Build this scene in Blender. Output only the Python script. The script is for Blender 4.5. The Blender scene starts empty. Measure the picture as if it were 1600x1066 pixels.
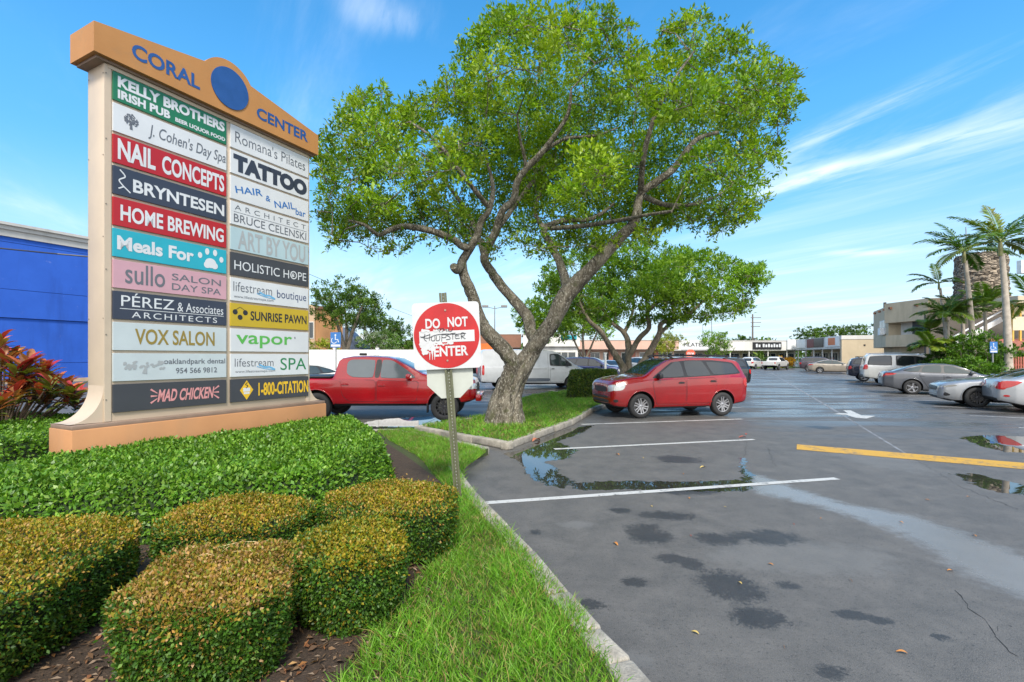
import bpy, bmesh, math, random
import numpy as np
from mathutils import Vector, Matrix, Euler
from mathutils.bvhtree import BVHTree
R = math.radians
C = bpy.context.scene
random.seed(7); rng = np.random.default_rng(7)
# ---------------------------------------------------------------- camera
CAMH, FPX, HOR = 1.75, 747.0, 558.0          # eye height (m), focal length and horizon row of the 1600 px wide frame
cam = bpy.data.cameras.new('camera'); camo = bpy.data.objects.new('camera', cam)
C.collection.objects.link(camo); C.camera = camo
cam.sensor_width = 36; cam.lens = FPX / 1600 * 36; cam.shift_y = (HOR - 533) / 1600
cam.clip_start = 0.05; cam.clip_end = 4000
camo.location = (0, 0, CAMH); camo.rotation_euler = (R(90), 0, 0)
# ---------------------------------------------------------------- world, sun, exposure
SUN_EL, SUN_AZ = 50, 172                      # degrees; azimuth clockwise from +Y: high, behind and right of the viewer
W = bpy.data.worlds.new('World'); C.world = W; W.use_nodes = True
nt = W.node_tree; nt.nodes.clear()
def wn(t, **k):
    n = nt.nodes.new(t)
    for a, v in k.items(): setattr(n, a, v)
    return n
def wl(a, b): nt.links.new(a, b)
def wmath(op, a, b=None, clamp=False):
    n = wn('ShaderNodeMath', operation=op, use_clamp=clamp)
    for i, v in enumerate((a, b)):
        if v is None: continue
        if isinstance(v, (int, float)): n.inputs[i].default_value = v
        else: wl(v, n.inputs[i])
    return n.outputs[0]
out = wn('ShaderNodeOutputWorld'); bg = wn('ShaderNodeBackground'); wl(bg.outputs[0], out.inputs[0])
bg.inputs[1].default_value = 0.15
sky = wn('ShaderNodeTexSky', sky_type='NISHITA', sun_disc=False, sun_elevation=R(SUN_EL), sun_rotation=R(SUN_AZ),
         air_density=1.0, dust_density=0.4, ozone_density=2.0)
hs = wn('ShaderNodeHueSaturation'); hs.inputs['Saturation'].default_value = 1.34; hs.inputs['Value'].default_value = 1.25
hs.inputs['Hue'].default_value = 0.49
wl(sky.outputs[0], hs.inputs['Color'])
tc = wn('ShaderNodeTexCoord'); sp = wn('ShaderNodeSeparateXYZ'); wl(tc.outputs['Generated'], sp.inputs[0])
dz = wmath('MAXIMUM', wmath('ADD', sp.outputs[2], 0.03), 0.02)
cx_, cy_ = wmath('DIVIDE', sp.outputs[0], dz), wmath('DIVIDE', sp.outputs[1], dz)
# rotate the cloud layer so that its long axis runs down the streaks
ca, sa = math.cos(R(-63)), math.sin(R(-63))
u_ = wmath('ADD', wmath('MULTIPLY', cx_, ca), wmath('MULTIPLY', cy_, sa))
v_ = wmath('ADD', wmath('MULTIPLY', cx_, -sa), wmath('MULTIPLY', cy_, ca))
cmb = wn('ShaderNodeCombineXYZ'); wl(wmath('MULTIPLY', u_, 0.42), cmb.inputs[0]); wl(wmath('MULTIPLY', v_, 1.5), cmb.inputs[1])
n1 = wn('ShaderNodeTexNoise'); n1.inputs['Scale'].default_value = 0.9; n1.inputs['Detail'].default_value = 9
n1.inputs['Roughness'].default_value = 0.62; n1.inputs['Distortion'].default_value = 0.5; wl(cmb.outputs[0], n1.inputs['Vector'])
def streak(px, py, qx, qy, wid, gain):
    def pl(x, y):
        a, c = (x - 800) / FPX, (HOR - y) / FPX; l = math.sqrt(a*a + 1 + c*c)
        return a / l / (c / l + .03), 1 / l / (c / l + .03)
    (ax, ay), (bx, by) = pl(px, py), pl(qx, qy)
    L = math.hypot(bx-ax, by-ay); tx, ty = (bx-ax)/L, (by-ay)/L
    rx, ry = wmath('SUBTRACT', cx_, ax), wmath('SUBTRACT', cy_, ay)
    al = wmath('ADD', wmath('MULTIPLY', rx, tx), wmath('MULTIPLY', ry, ty))
    pe = wmath('ADD', wmath('MULTIPLY', rx, -ty), wmath('MULTIPLY', ry, tx))
    pe = wmath('DIVIDE', pe, wid); al = wmath('DIVIDE', wmath('SUBTRACT', al, L/2), L*.6)
    d2 = wmath('ADD', wmath('MULTIPLY', pe, pe), wmath('MULTIPLY', wmath('MULTIPLY', al, al), wmath('MULTIPLY', al, al)))
    return wmath('MULTIPLY', wmath('POWER', 2.718, wmath('MULTIPLY', d2, -1)), gain)
st = streak(1195, 300, 1640, 170, .36, .24)
for a in ((1225, 238, 1540, 95, .09, .26), (1190, 305, 1300, 262, .06, .20), (1300, 262, 1620, 185, .06, .14), (640, 60, 700, 10, .16, .13), (560, 40, 620, 5, .12, .12), (1400, 395, 1300, 395, .12, .2)):
    st = wmath('ADD', st, streak(*a))
lowb = wmath('SUBTRACT', 1.0, wmath('MULTIPLY', sp.outputs[2], 2.6), True)
n2w = wn('ShaderNodeTexNoise'); n2w.inputs['Scale'].default_value = 2.6; n2w.inputs['Detail'].default_value = 8; n2w.inputs['Roughness'].default_value = .65; n2w.inputs['Distortion'].default_value = 1.2; wl(cmb.outputs[0], n2w.inputs['Vector'])
st = wmath('MULTIPLY', st, wmath('SUBTRACT', wmath('MULTIPLY', wmath('ADD', n1.outputs[0], n2w.outputs[0]), 2.4), 1.5, True))
dens = wmath('ADD', wmath('ADD', n1.outputs[0], st), wmath('MULTIPLY', lowb, 0.16))
mr = wn('ShaderNodeMapRange', interpolation_type='SMOOTHSTEP'); wl(dens, mr.inputs[0])
mr.inputs[1].default_value = 0.51; mr.inputs[2].default_value = 1.16; mr.inputs[3].default_value = 0; mr.inputs[4].default_value = 0.85
el = wn('ShaderNodeMapRange'); wl(sp.outputs[2], el.inputs[0])              # air near the horizon a little less bright
for i, q in enumerate((0, .42, .52, 1.0)): el.inputs[i+1].default_value = q
vm = wn('ShaderNodeVectorMath', operation='SCALE'); wl(hs.outputs[0], vm.inputs[0]); wl(el.outputs[0], vm.inputs[3])
hz = wn('ShaderNodeMapRange', interpolation_type='SMOOTHSTEP'); wl(sp.outputs[2], hz.inputs[0])   # pale milky air low down
for i, q in enumerate((0, .34, .85, 0)): hz.inputs[i+1].default_value = q
hm = wn('ShaderNodeMix', data_type='RGBA'); wl(hz.outputs[0], hm.inputs[0]); wl(vm.outputs[0], hm.inputs[6]); hm.inputs[7].default_value = (3.0, 3.95, 4.85, 1)
mx = wn('ShaderNodeMix', data_type='RGBA'); wl(mr.outputs[0], mx.inputs[0]); wl(hm.outputs[2], mx.inputs[6])
mx.inputs[7].default_value = (5.4, 5.7, 6.0, 1); bk = wn('ShaderNodeMapRange', interpolation_type='SMOOTHSTEP'); wl(wmath('MULTIPLY', sp.outputs[1], -1), bk.inputs[0])   # unseen white cloud bank added behind the viewer as neutral fill light
for i, q in enumerate((.02, .55, 0, .8)): bk.inputs[i+1].default_value = q
bm2 = wn('ShaderNodeMix', data_type='RGBA'); wl(wmath('MULTIPLY', bk.outputs[0], wmath('ADD', n1.outputs[0], .45, True)), bm2.inputs[0]); wl(mx.outputs[2], bm2.inputs[6]); bm2.inputs[7].default_value = (9.0, 8.7, 8.2, 1)
wl(bm2.outputs[2], bg.inputs[0])
sl = bpy.data.lights.new('sun', 'SUN'); so = bpy.data.objects.new('sun', sl); C.collection.objects.link(so)
sl.energy = 3.0; sl.angle = R(12); sl.color = (1, .94, .84)
so.rotation_euler = Euler((R(90 - SUN_EL), 0, R(180 - SUN_AZ)), 'XYZ')
so.location = (0, 0, 40)
C.view_settings.view_transform = 'Standard'; C.view_settings.look = 'None'; C.view_settings.exposure = 0.74; C.view_settings.gamma = 1
C.cycles.use_denoising = True; C.cycles.max_bounces = 8; C.cycles.transparent_max_bounces = 12
C.cycles.sample_clamp_indirect = 6
# ---------------------------------------------------------------- frame of reference
def G(px, py, z=0.0):                          # the point of the plane at height z that the eye at the origin sees there
    Y = FPX * (CAMH - z) / (py - HOR); return Vector(((px - 800) / FPX * Y, Y, z))
def V(px, py, Y):
    return Vector(((px - 800) / FPX * Y, Y, CAMH + (HOR - py) / FPX * Y))
D = Vector((.446, .895, 0)).normalized()       # run of the plaza
N = Vector((.895, -.446, 0)).normalized()
AD = math.atan2(D.y, D.x)
# ---------------------------------------------------------------- object helpers
def link(o): C.collection.objects.link(o); return o
def tag(o, label=None, cat=None, group=None, kind=None):
    for k, v in (('label', label), ('category', cat), ('group', group), ('kind', kind)):
        if v: o[k] = v
    return o
def thing(name, label, cat, loc=(0, 0, 0), rz=0, group=None):
    o = link(bpy.data.objects.new(name, None)); o.location = loc; o.rotation_euler = (0, 0, rz); o.empty_display_size = .2
    return tag(o, label, cat, group)
def mesh_obj(name, me, parent=None):
    o = link(bpy.data.objects.new(name, me)); o.parent = parent; return o
def copy_tree(o, parent=None):
    c = link(o.copy()); c.parent = parent
    for ch in o.children: copy_tree(ch, c)
    return c
class MB:
    def __init__(s): s.v = []; s.f = []; s.m = []
    def add(s, vs, fs, mi=0):
        b = len(s.v); s.v += [tuple(v) for v in vs]; s.f += [tuple(i + b for i in f) for f in fs]; s.m += [mi] * len(fs); return s
    def box(s, c, d, rz=0, mi=0, rot=None, bev=0.0):
        x, y, z = (q / 2 for q in d)
        M = rot.to_matrix() if rot else Matrix.Rotation(rz, 3, 'Z')
        if bev <= 0:
            P = [(-x,-y,-z),(x,-y,-z),(x,y,-z),(-x,y,-z),(-x,-y,z),(x,-y,z),(x,y,z),(-x,y,z)]
            F = [(3,2,1,0),(4,5,6,7),(0,1,5,4),(1,2,6,5),(2,3,7,6),(3,0,4,7)]
        else:
            b = min(bev, x*.9, y*.9, z*.9); P = []; F = []
            bm = bmesh.new(); bmesh.ops.create_cube(bm, size=1)
            for q in bm.verts: q.co = Vector((q.co.x*2*x, q.co.y*2*y, q.co.z*2*z))
            bmesh.ops.bevel(bm, geom=list(bm.edges), offset=b, segments=2, affect='EDGES', profile=.5)
            P = [tuple(q.co) for q in bm.verts]; F = [tuple(q.index for q in f.verts) for f in bm.faces]; bm.free()
        c = Vector(c); return s.add([M @ Vector(p) + c for p in P], F, mi)
    def tube(s, pts, rad, n=8, mi=0, cap=True, lump=0):
        pts = [Vector(p) for p in pts]
        if isinstance(rad, (int, float)): rad = [rad] * len(pts)
        ref = None; vs = []; fs = []
        for i, p in enumerate(pts):
            t = (pts[min(i+1, len(pts)-1)] - pts[max(i-1, 0)])
            t = t.normalized() if t.length > 1e-9 else Vector((0, 0, 1))
            if ref is None:
                ref = t.orthogonal().normalized()
            ref = (ref - t * ref.dot(t))
            ref = ref.normalized() if ref.length > 1e-6 else t.orthogonal().normalized()
            bi = t.cross(ref)
            for k in range(n):
                a = 2 * math.pi * k / n; rr = rad[i] * (1 + (lump * (random.random() - .5) if lump else 0))
                vs.append(p + ref * math.cos(a) * rr + bi * math.sin(a) * rr)
        for i in range(len(pts) - 1):
            for k in range(n):
                a, b = i*n + k, i*n + (k+1) % n
                fs.append((a, b, b + n, a + n))
        if cap: fs.append(tuple(range(n))[::-1]); fs.append(tuple((len(pts)-1)*n + k for k in range(n)))
        return s.add(vs, fs, mi)
    def lathe(s, prof, n=24, M=None, mi=0, closed=False):      # profile (r, z) about local z
        vs = []; fs = []; m = len(prof)
        for k in range(n):
            a = 2*math.pi*k/n
            for r, z in prof:
                p = Vector((r*math.cos(a), r*math.sin(a), z)); vs.append(M @ p if M else p)
        for k in range(n):
            k2 = (k+1) % n
            for j in range(m if closed else m-1):
                j2 = (j+1) % m
                fs.append((k*m+j, k2*m+j, k2*m+j2, k*m+j2))
        return s.add(vs, fs, mi)
    def prism(s, poly, h, M=None, mi=0, z0=0):                 # polygon in local xy, extruded to z0+h
        n = len(poly); vs = [Vector((x, y, z0)) for x, y in poly] + [Vector((x, y, z0+h)) for x, y in poly]
        if M: vs = [M @ v for v in vs]
        fs = [tuple(range(n))[::-1], tuple(range(n, 2*n))] + [(i, (i+1) % n, (i+1) % n + n, i+n) for i in range(n)]
        return s.add(vs, fs, mi)
    def build(s, name, mats, parent=None, smooth=False, angle=40):
        me = bpy.data.meshes.new(name); me.from_pydata(s.v, [], s.f)
        for m in (mats if isinstance(mats, (list, tuple)) else [mats]): me.materials.append(m)
        if any(s.m): me.polygons.foreach_set('material_index', s.m)
        if smooth:
            me.polygons.foreach_set('use_smooth', [True]*len(me.polygons)); me.set_sharp_from_angle(angle=R(angle))
        me.update(); return mesh_obj(name, me, parent)
def bulk(name, co, nper, mat, parent=None, tint=None, smooth=False):
    """co: (k, nper, 3) faces; tint: (k, 3) one colour per face"""
    k = len(co); me = bpy.data.meshes.new(name)
    me.vertices.add(k*nper); me.vertices.foreach_set('co', np.ascontiguousarray(co, dtype=np.float32).ravel())
    me.loops.add(k*nper); me.loops.foreach_set('vertex_index', np.arange(k*nper, dtype=np.int32))
    me.polygons.add(k); me.polygons.foreach_set('loop_start', np.arange(0, k*nper, nper, dtype=np.int32))
    try: me.polygons.foreach_set('loop_total', np.full(k, nper, dtype=np.int32))
    except Exception: pass
    if tint is not None:
        at = me.attributes.new('tint', 'FLOAT_COLOR', 'POINT')
        c = np.ones((k, nper, 4), dtype=np.float32); c[:, :, :3] = np.asarray(tint)[:, None, :]
        at.data.foreach_set('color', c.ravel())
    me.materials.append(mat); me.update(calc_edges=True)
    return mesh_obj(name, me, parent)
# ---------------------------------------------------------------- materials
class NT:
    def __init__(s, name):
        s.m = bpy.data.materials.new(name); s.m.use_nodes = True; s.t = s.m.node_tree; s.t.nodes.clear()
        s.o = s.n('ShaderNodeOutputMaterial'); s.b = s.n('ShaderNodeBsdfPrincipled'); s.l(s.b.outputs[0], s.o.inputs[0])
        s.tc = s.n('ShaderNodeTexCoord')
    def n(s, t, **k):
        n = s.t.nodes.new(t)
        for a, v in k.items(): setattr(n, a, v)
        return n
    def l(s, a, b): s.t.links.new(a, b)
    def set(s, **k):
        for a, v in k.items():
            i = s.b.inputs[a.replace('_', ' ')]
            if hasattr(v, 'is_output'): s.l(v, i)
            else: i.default_value = v
        return s
    def noise(s, scale, detail=4, rough=.55, co=None, dist=0, stretch=None):
        n = s.n('ShaderNodeTexNoise'); n.inputs['Scale'].default_value = scale; n.inputs['Detail'].default_value = detail
        n.inputs['Roughness'].default_value = rough; n.inputs['Distortion'].default_value = dist
        co = co or s.tc.outputs['Object']
        if stretch:
            mp = s.n('ShaderNodeMapping'); mp.inputs['Scale'].default_value = stretch[:3]
            if len(stretch) > 3: mp.inputs['Rotation'].default_value[2] = stretch[3]
            s.l(co, mp.inputs[0]); co = mp.outputs[0]
        s.l(co, n.inputs['Vector']); return n.outputs[0]
    def math(s, op, a, b=None, clamp=False):
        n = s.n('ShaderNodeMath', operation=op, use_clamp=clamp)
        for i, v in enumerate((a, b)):
            if v is None: continue
            if isinstance(v, (int, float)): n.inputs[i].default_value = v
            else: s.l(v, n.inputs[i])
        return n.outputs[0]
    def rng(s, v, a, b, c=0, d=1, smooth=False):
        n = s.n('ShaderNodeMapRange'); n.clamp = True
        if smooth: n.interpolation_type = 'SMOOTHSTEP'
        s.l(v, n.inputs[0])
        for i, q in enumerate((a, b, c, d)): n.inputs[i+1].default_value = q
        return n.outputs[0]
    def mix(s, f, a, b, mode='MIX'):
        n = s.n('ShaderNodeMix', data_type='RGBA', blend_type=mode)
        for i, v in ((0, f), (6, a), (7, b)):
            if isinstance(v, (int, float)): n.inputs[i].default_value = v
            elif isinstance(v, (tuple, list)): n.inputs[i].default_value = tuple(v[:3]) + (1,)
            else: s.l(v, n.inputs[i])
        return n.outputs[2]
    def bump(s, h, st=.3, d=.01):
        n = s.n('ShaderNodeBump'); n.inputs['Strength'].default_value = st; n.inputs['Distance'].default_value = d
        s.l(h, n.inputs['Height']); s.l(n.outputs[0], s.b.inputs['Normal'])
    def attr(s, name):
        n = s.n('ShaderNodeAttribute'); n.attribute_name = name; return n
def mat(name, col, rough=.5, metal=0, var=.12, scale=6, bump=0, bscale=60, coat=0, spec=.5, world=False):
    s = NT(name); co = s.n('ShaderNodeNewGeometry').outputs['Position'] if world else s.tc.outputs['Object']
    n = s.noise(scale, 5, .6, co); f = s.rng(n, .3, .7)
    a = tuple(c * (1 - var) for c in col); b = tuple(min(1, c * (1 + var)) for c in col)
    s.set(Base_Color=s.mix(f, a, b), Metallic=metal, Coat_Weight=coat, Specular_IOR_Level=spec)
    s.set(Roughness=s.rng(n, .2, .8, max(0, rough - .06), min(1, rough + .06)))
    if coat: s.set(Coat_Roughness=.04)
    if bump: s.bump(s.noise(bscale, 4, .6, co), bump, .006)
    return s.m
def leafmat(name, rough=.45, trans=.35, tcol=(1.5, 1.6, .5), spec=.4):
    s = NT(name); t = s.attr('tint').outputs['Color']
    n = s.noise(9, 3); col = s.mix(1.0, t, s.mix(s.rng(n, .3, .7), (.78, .8, .75), (1.15, 1.12, 1.1)), 'MULTIPLY')
    s.set(Base_Color=col, Roughness=rough, Specular_IOR_Level=spec)
    tr = s.n('ShaderNodeBsdfTranslucent'); s.l(s.mix(1.0, col, tcol, 'MULTIPLY'), tr.inputs[0])
    ms = s.n('ShaderNodeMixShader'); ms.inputs[0].default_value = trans
    s.l(s.b.outputs[0], ms.inputs[1]); s.l(tr.outputs[0], ms.inputs[2]); s.l(ms.outputs[0], s.o.inputs[0])
    return s.m
def paint(name, col, metal=.0, rough=.28, flake=.0):
    s = NT(name); n = s.noise(3, 4); d = s.noise(40, 3)
    c = s.mix(s.rng(n, .35, .7), tuple(q*.92 for q in col), tuple(min(1, q*1.06) for q in col))
    s.set(Base_Color=c, Metallic=metal, Coat_Weight=.9, Coat_Roughness=.03, Specular_IOR_Level=.5)
    s.set(Roughness=s.rng(d, .3, .7, rough, rough + .12)); return s.m
MATS = {}
def K(name, *a, **k):
    if name not in MATS: MATS[name] = mat(name, *a, **k)
    return MATS[name]
ms_white = K('white_paint', (.78, .78, .76), .55)
ms_black = K('black_plastic', (.015, .015, .017), .45)
ms_rubber = K('rubber', (.022, .022, .023), .75, bump=.2, bscale=80)
ms_chrome = K('chrome', (.7, .7, .72), .12, 1)
ms_alloy = K('alloy', (.5, .5, .52), .3, .9)
ms_darkalloy = K('dark_alloy', (.06, .06, .065), .35, .6)
ms_glass = K('car_glass', (.018, .022, .024), .03, spec=.9, var=.05)
ms_clear = K('pale_glass', (.035, .05, .05), .04, spec=.9, var=.05)
ms_lampred = K('red_lamp_lens', (.42, .012, .012), .12, coat=.8)
ms_lamp = K('clear_lamp_lens', (.55, .56, .55), .1, .3, coat=.8)
ms_amber = K('amber_lens', (.75, .3, .03), .15, coat=.6)
# ================================================================ ground
def poly_sd(P, poly):                           # signed distance of points to a polygon, positive inside
    poly = np.array(poly); d = np.full(len(P), 1e9); ins = np.zeros(len(P), bool)
    for i in range(len(poly)):
        a, b = poly[i], poly[(i+1) % len(poly)]; e = b - a; w = P - a
        t = np.clip((w @ e) / max(e @ e, 1e-12), 0, 1); q = w - t[:, None]*e
        d = np.minimum(d, np.hypot(q[:, 0], q[:, 1]))
        c = ((a[1] > P[:, 1]) != (b[1] > P[:, 1])) & (P[:, 0] < (b[0]-a[0]) * (P[:, 1]-a[1]) / ((b[1]-a[1]) or 1e-12) + a[0])
        ins ^= c
    return np.where(ins, d, -d)
def ss(x, a, b):
    t = np.clip((x - a) / (b - a), 0, 1); return t*t*(3 - 2*t)
def gp(l, z=0): return [tuple(G(x, y, z)[:2]) for x, y in l]
puddles = [gp(q) for q in (
    [(786,709),(815,703),(848,686),(880,671),(928,664),(915,674),(872,690),(905,704),(882,718),(850,721),(872,734),(880,752),(838,752),(822,738),(812,722)],
    [(885,757),(955,750),(1060,753),(1165,750),(1178,757),(1165,769),(1120,768),(1020,766),(905,766)],
    [(1155,716),(1166,715),(1167,733),(1178,741),(1174,762),(1162,764),(1158,750),(1163,742),(1156,735)],
    [(1500,684),(1530,680),(1570,681),(1640,684),(1650,712),(1570,706),(1530,697)],
    [(1488,741),(1520,740),(1560,749),(1620,762),(1640,776),(1560,770),(1525,760)],
    [(560,662),(600,655),(672,650),(700,660),(640,672),(600,676)],
    [(840,742),(870,738),(900,752),(880,764),(850,757)])]
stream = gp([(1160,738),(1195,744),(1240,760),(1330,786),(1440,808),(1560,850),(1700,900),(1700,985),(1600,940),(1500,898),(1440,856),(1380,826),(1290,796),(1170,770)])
def ell(l): return [(G(x, y), G(x + rx, y), G(x, y - ry)) for x, y, rx, ry in l]
damps = [(989,909,30,11),(1140,915,64,34),(1185,965,60,20),(1232,915,32,10),(1335,962,38,12),(1375,970,26,9),(1048,873,34,11),
         (1080,880,30,14),(1300,1050,38,18),(970,798,22,6),(1040,806,60,10),(1010,833,50,22),(1120,842,50,14),(1200,840,70,16),
         (836,832,14,6),(925,945,36,12),(1470,995,20,8),(1075,768,70,8),(1290,700,30,5),(1280,668,26,4),(1060,718,50,8)]
worn = [(975,1030,60,18),(1380,720,60,20),(1250,870,160,30),(900,820,30,6),(1500,620,120,10)]
gx = np.concatenate([-np.geomspace(1500, 3.2, 46), np.arange(-3, 13, .05), np.geomspace(13.1, 1500, 50)])
gy = np.concatenate([[-60, -20, -5, 0, 1.5], np.arange(2.2, 11.5, .04), np.arange(11.5, 32, .16), np.geomspace(32.3, 3000, 40)])
X, Y = np.meshgrid(gx, gy); P = np.stack([X.ravel(), Y.ravel()], 1)
pud = np.zeros(len(P))
for q in puddles:
    pud = np.maximum(pud, ss(poly_sd(P, q), -.28, .28))
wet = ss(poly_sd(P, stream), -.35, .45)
def blob(l, soft=.5):
    r = np.zeros(len(P))
    for x, y, rx, ry in l:
        c = G(x, y); a = abs(G(x+rx, y).x - c.x); b = (G(x, y-ry).y - G(x, y+ry).y) / 2
        d = np.hypot((P[:, 0]-c.x)/a, (P[:, 1]-c.y)/b); r = np.maximum(r, 1 - ss(d, 1-soft, 1+soft))
    return r
damp, worn_ = blob([(x, y, rx*.8, ry*.8) for x, y, rx, ry in damps], .75), blob(worn, .8)
me = bpy.data.meshes.new('asphalt')
nx, ny = len(gx), len(gy)
me.vertices.add(nx*ny); me.vertices.foreach_set('co', np.stack([P[:, 0], P[:, 1], np.zeros(len(P))], 1).astype(np.float32).ravel())
ii = (np.arange(ny-1)[:, None]*nx + np.arange(nx-1)[None]).ravel()
fq = np.stack([ii, ii+1, ii+1+nx, ii+nx], 1).astype(np.int32)
me.loops.add(fq.size); me.loops.foreach_set('vertex_index', fq.ravel())
me.polygons.add(len(fq)); me.polygons.foreach_set('loop_start', np.arange(0, fq.size, 4, dtype=np.int32))
at = me.attributes.new('wear', 'FLOAT_COLOR', 'POINT')
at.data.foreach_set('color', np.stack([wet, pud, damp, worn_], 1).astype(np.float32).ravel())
me.update(calc_edges=True)
s = NT('wet_asphalt'); pos = s.n('ShaderNodeNewGeometry').outputs['Position']
a = s.attr('wear'); sep = s.n('ShaderNodeSeparateColor'); s.l(a.outputs['Color'], sep.inputs[0])
nf = s.noise(7, 8, .65, pos); nm = s.noise(1.1, 6, .6, pos); ng = s.noise(170, 3, .7, pos); nl = s.noise(.16, 4, .5, pos)
stk = s.noise(1.0, 6, .6, pos, .4, (.22, .9, 1, R(-8)))
jit = s.math('SUBTRACT', s.math('ADD', s.math('MULTIPLY', nf, .7), s.math('MULTIPLY', nm, .3)), .5)
pmask = s.rng(s.math('ADD', sep.outputs[1], s.math('MULTIPLY', jit, 1.5)), .47, .55, 0, 1, True)
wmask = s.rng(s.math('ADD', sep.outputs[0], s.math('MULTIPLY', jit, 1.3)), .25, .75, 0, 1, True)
rag = s.math('SUBTRACT', s.math('ADD', s.math('MULTIPLY', s.noise(4.0, 12, .8, pos, .9), .55), s.math('MULTIPLY', s.noise(38, 6, .8, pos), .45)), .5)
dmask = s.rng(s.math('ADD', sep.outputs[2], s.math('MULTIPLY', rag, 4.4)), .46, .80, 0, 1, True)
omask = s.rng(s.math('ADD', a.outputs['Alpha'], s.math('MULTIPLY', jit, 1.6)), .4, .9, 0, 1, True)
sxyz = s.n('ShaderNodeSeparateXYZ'); s.l(pos, sxyz.inputs[0])
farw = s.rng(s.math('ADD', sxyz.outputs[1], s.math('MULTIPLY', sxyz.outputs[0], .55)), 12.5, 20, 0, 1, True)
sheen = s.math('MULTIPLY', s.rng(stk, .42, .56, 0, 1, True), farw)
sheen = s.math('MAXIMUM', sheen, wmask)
c0 = s.mix(s.rng(nm, .3, .7), (.068, .061, .055), (.098, .089, .080))
c0 = s.mix(s.rng(nl, .4, .6), c0, (.084, .077, .069))
grn = s.rng(ng, .35, .72); mot = s.noise(2.6, 10, .74, pos, .3); c0 = s.mix(s.rng(mot, .36, .66), (.034, .032, .030), s.mix(.5, c0, (.115, .105, .094))); c1 = s.mix(s.math('MULTIPLY', grn, .7), c0, (.20, .195, .185))
pit = s.rng(s.noise(42, 4, .75, pos), .30, .44); c1 = s.mix(pit, (.025, .025, .025), c1)
gr2 = s.rng(s.noise(60, 2, .5, pos), .66, .8); c1 = s.mix(s.math('MULTIPLY', gr2, .35), c1, (.24, .23, .21))
c1 = s.mix(s.math('MULTIPLY', omask, .35), c1, (.17, .17, .165))
c1 = s.mix(s.math('MULTIPLY', sheen, .30), c1, (.045, .045, .05)); c1 = s.mix(s.math('MULTIPLY', wmask, .38), c1, (.30, .285, .26))  # stream: pale residue, plus whitish sky sheen painted into the base colour
c1 = s.mix(s.math('MULTIPLY', dmask, .75), c1, (.018, .018, .019))
c1 = s.mix(s.math('MULTIPLY', pmask, .85), c1, (.014, .014, .013))
rough = s.mix(dmask, s.rng(grn, 0, 1, .58, .72), (.5, .5, .5))
rough = s.mix(sheen, rough, (.24, .24, .24)); rough = s.mix(pmask, rough, (.012, .012, .012))
s.set(Base_Color=c1, Roughness=rough, Specular_IOR_Level=.5)
bst = s.math('MULTIPLY', s.math('SUBTRACT', 1, s.math('MULTIPLY', sheen, .72)), s.math('SUBTRACT', 1, pmask))
bn = s.n('ShaderNodeBump'); bn.inputs['Distance'].default_value = .006; s.l(s.math('MULTIPLY', bst, .8), bn.inputs['Strength'])
s.l(s.math('ADD', s.noise(120, 3, .7, pos), s.math('MULTIPLY', nf, .4)), bn.inputs['Height']); s.l(bn.outputs[0], s.b.inputs['Normal'])
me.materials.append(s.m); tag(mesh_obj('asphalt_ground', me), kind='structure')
# painted markings: worn white and yellow sheets a few millimetres up
def markmat(name, col, wearamt):
    s = NT(name); pos = s.n('ShaderNodeNewGeometry').outputs['Position']
    n = s.math('ADD', s.math('MULTIPLY', s.noise(14, 7, .7, pos), .6), s.math('MULTIPLY', s.noise(2.2, 4, .6, pos), .4))
    f = s.rng(n, wearamt - .05, wearamt + .06)
    s.set(Base_Color=s.mix(f, (.10, .10, .10), s.mix(s.rng(s.noise(90, 3, .6, pos), .3, .7), tuple(c*.8 for c in col), col)), Roughness=.6)
    s.bump(s.noise(130, 3, .7, pos), .35, .004); return s.m
m_line = markmat('worn_white_marking', (.50, .50, .485), .41); m_line2 = markmat('faded_white_marking', (.46, .46, .46), .47)
m_seam = markmat('pale_seam', (.25, .25, .26), .47)
m_yel = markmat('worn_yellow_marking', (.56, .31, .025), .43)
def strip(name, a, b, w, m, z=.004):
    a, b = Vector(a), Vector(b); d = (b - a).to_2d().normalized(); n = Vector((-d.y, d.x, 0)) * w / 2
    k = max(2, int((b - a).length / .1)); mb = MB(); vs = []
    for i in range(k + 1):
        p = a.lerp(b, i / k); j = Vector((0, 0, z)); e = .006 * (random.random() - .5)
        vs += [p + n*(1+e/w) + j, p - n*(1-e/w) + j]
    mb.add(vs, [(2*i, 2*i+1, 2*i+3, 2*i+2) for i in range(k)])
    return tag(mb.build(name, m), kind='structure')
L1, L1b = G(748, 787), G(1308, 748); L2, L2b = G(866, 702), G(1178, 687); L3, L3b = G(908, 663.5), G(1160, 655)
for a, b in ((L1, L1b), (L2, L2b), (L3, L3b)): strip('parking_line', a, b, .115, m_line)
sd = (L1b - L1).normalized(); rd = Vector((.853, -.522, 0))
for k in range(3, 9):
    o = L3b + D*3.55*(k-2); strip('parking_line', o - sd*5, o, .11, m_line2)
for px, py in ((1420, 625), (1365, 609.5), (1459, 635), (1515.6, 649.4), (1328, 601), (1296, 595), (1268, 589)):
    p = G(px, py); strip('parking_line', p, p + rd*5.2, .11, m_line2)
strip('parking_line', G(1592, 668.5), G(1592, 668.5) + rd*4, .11, m_line2)
strip('stop_bar', G(1245, 698.5), G(1690, 736), .62, m_yel)
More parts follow.
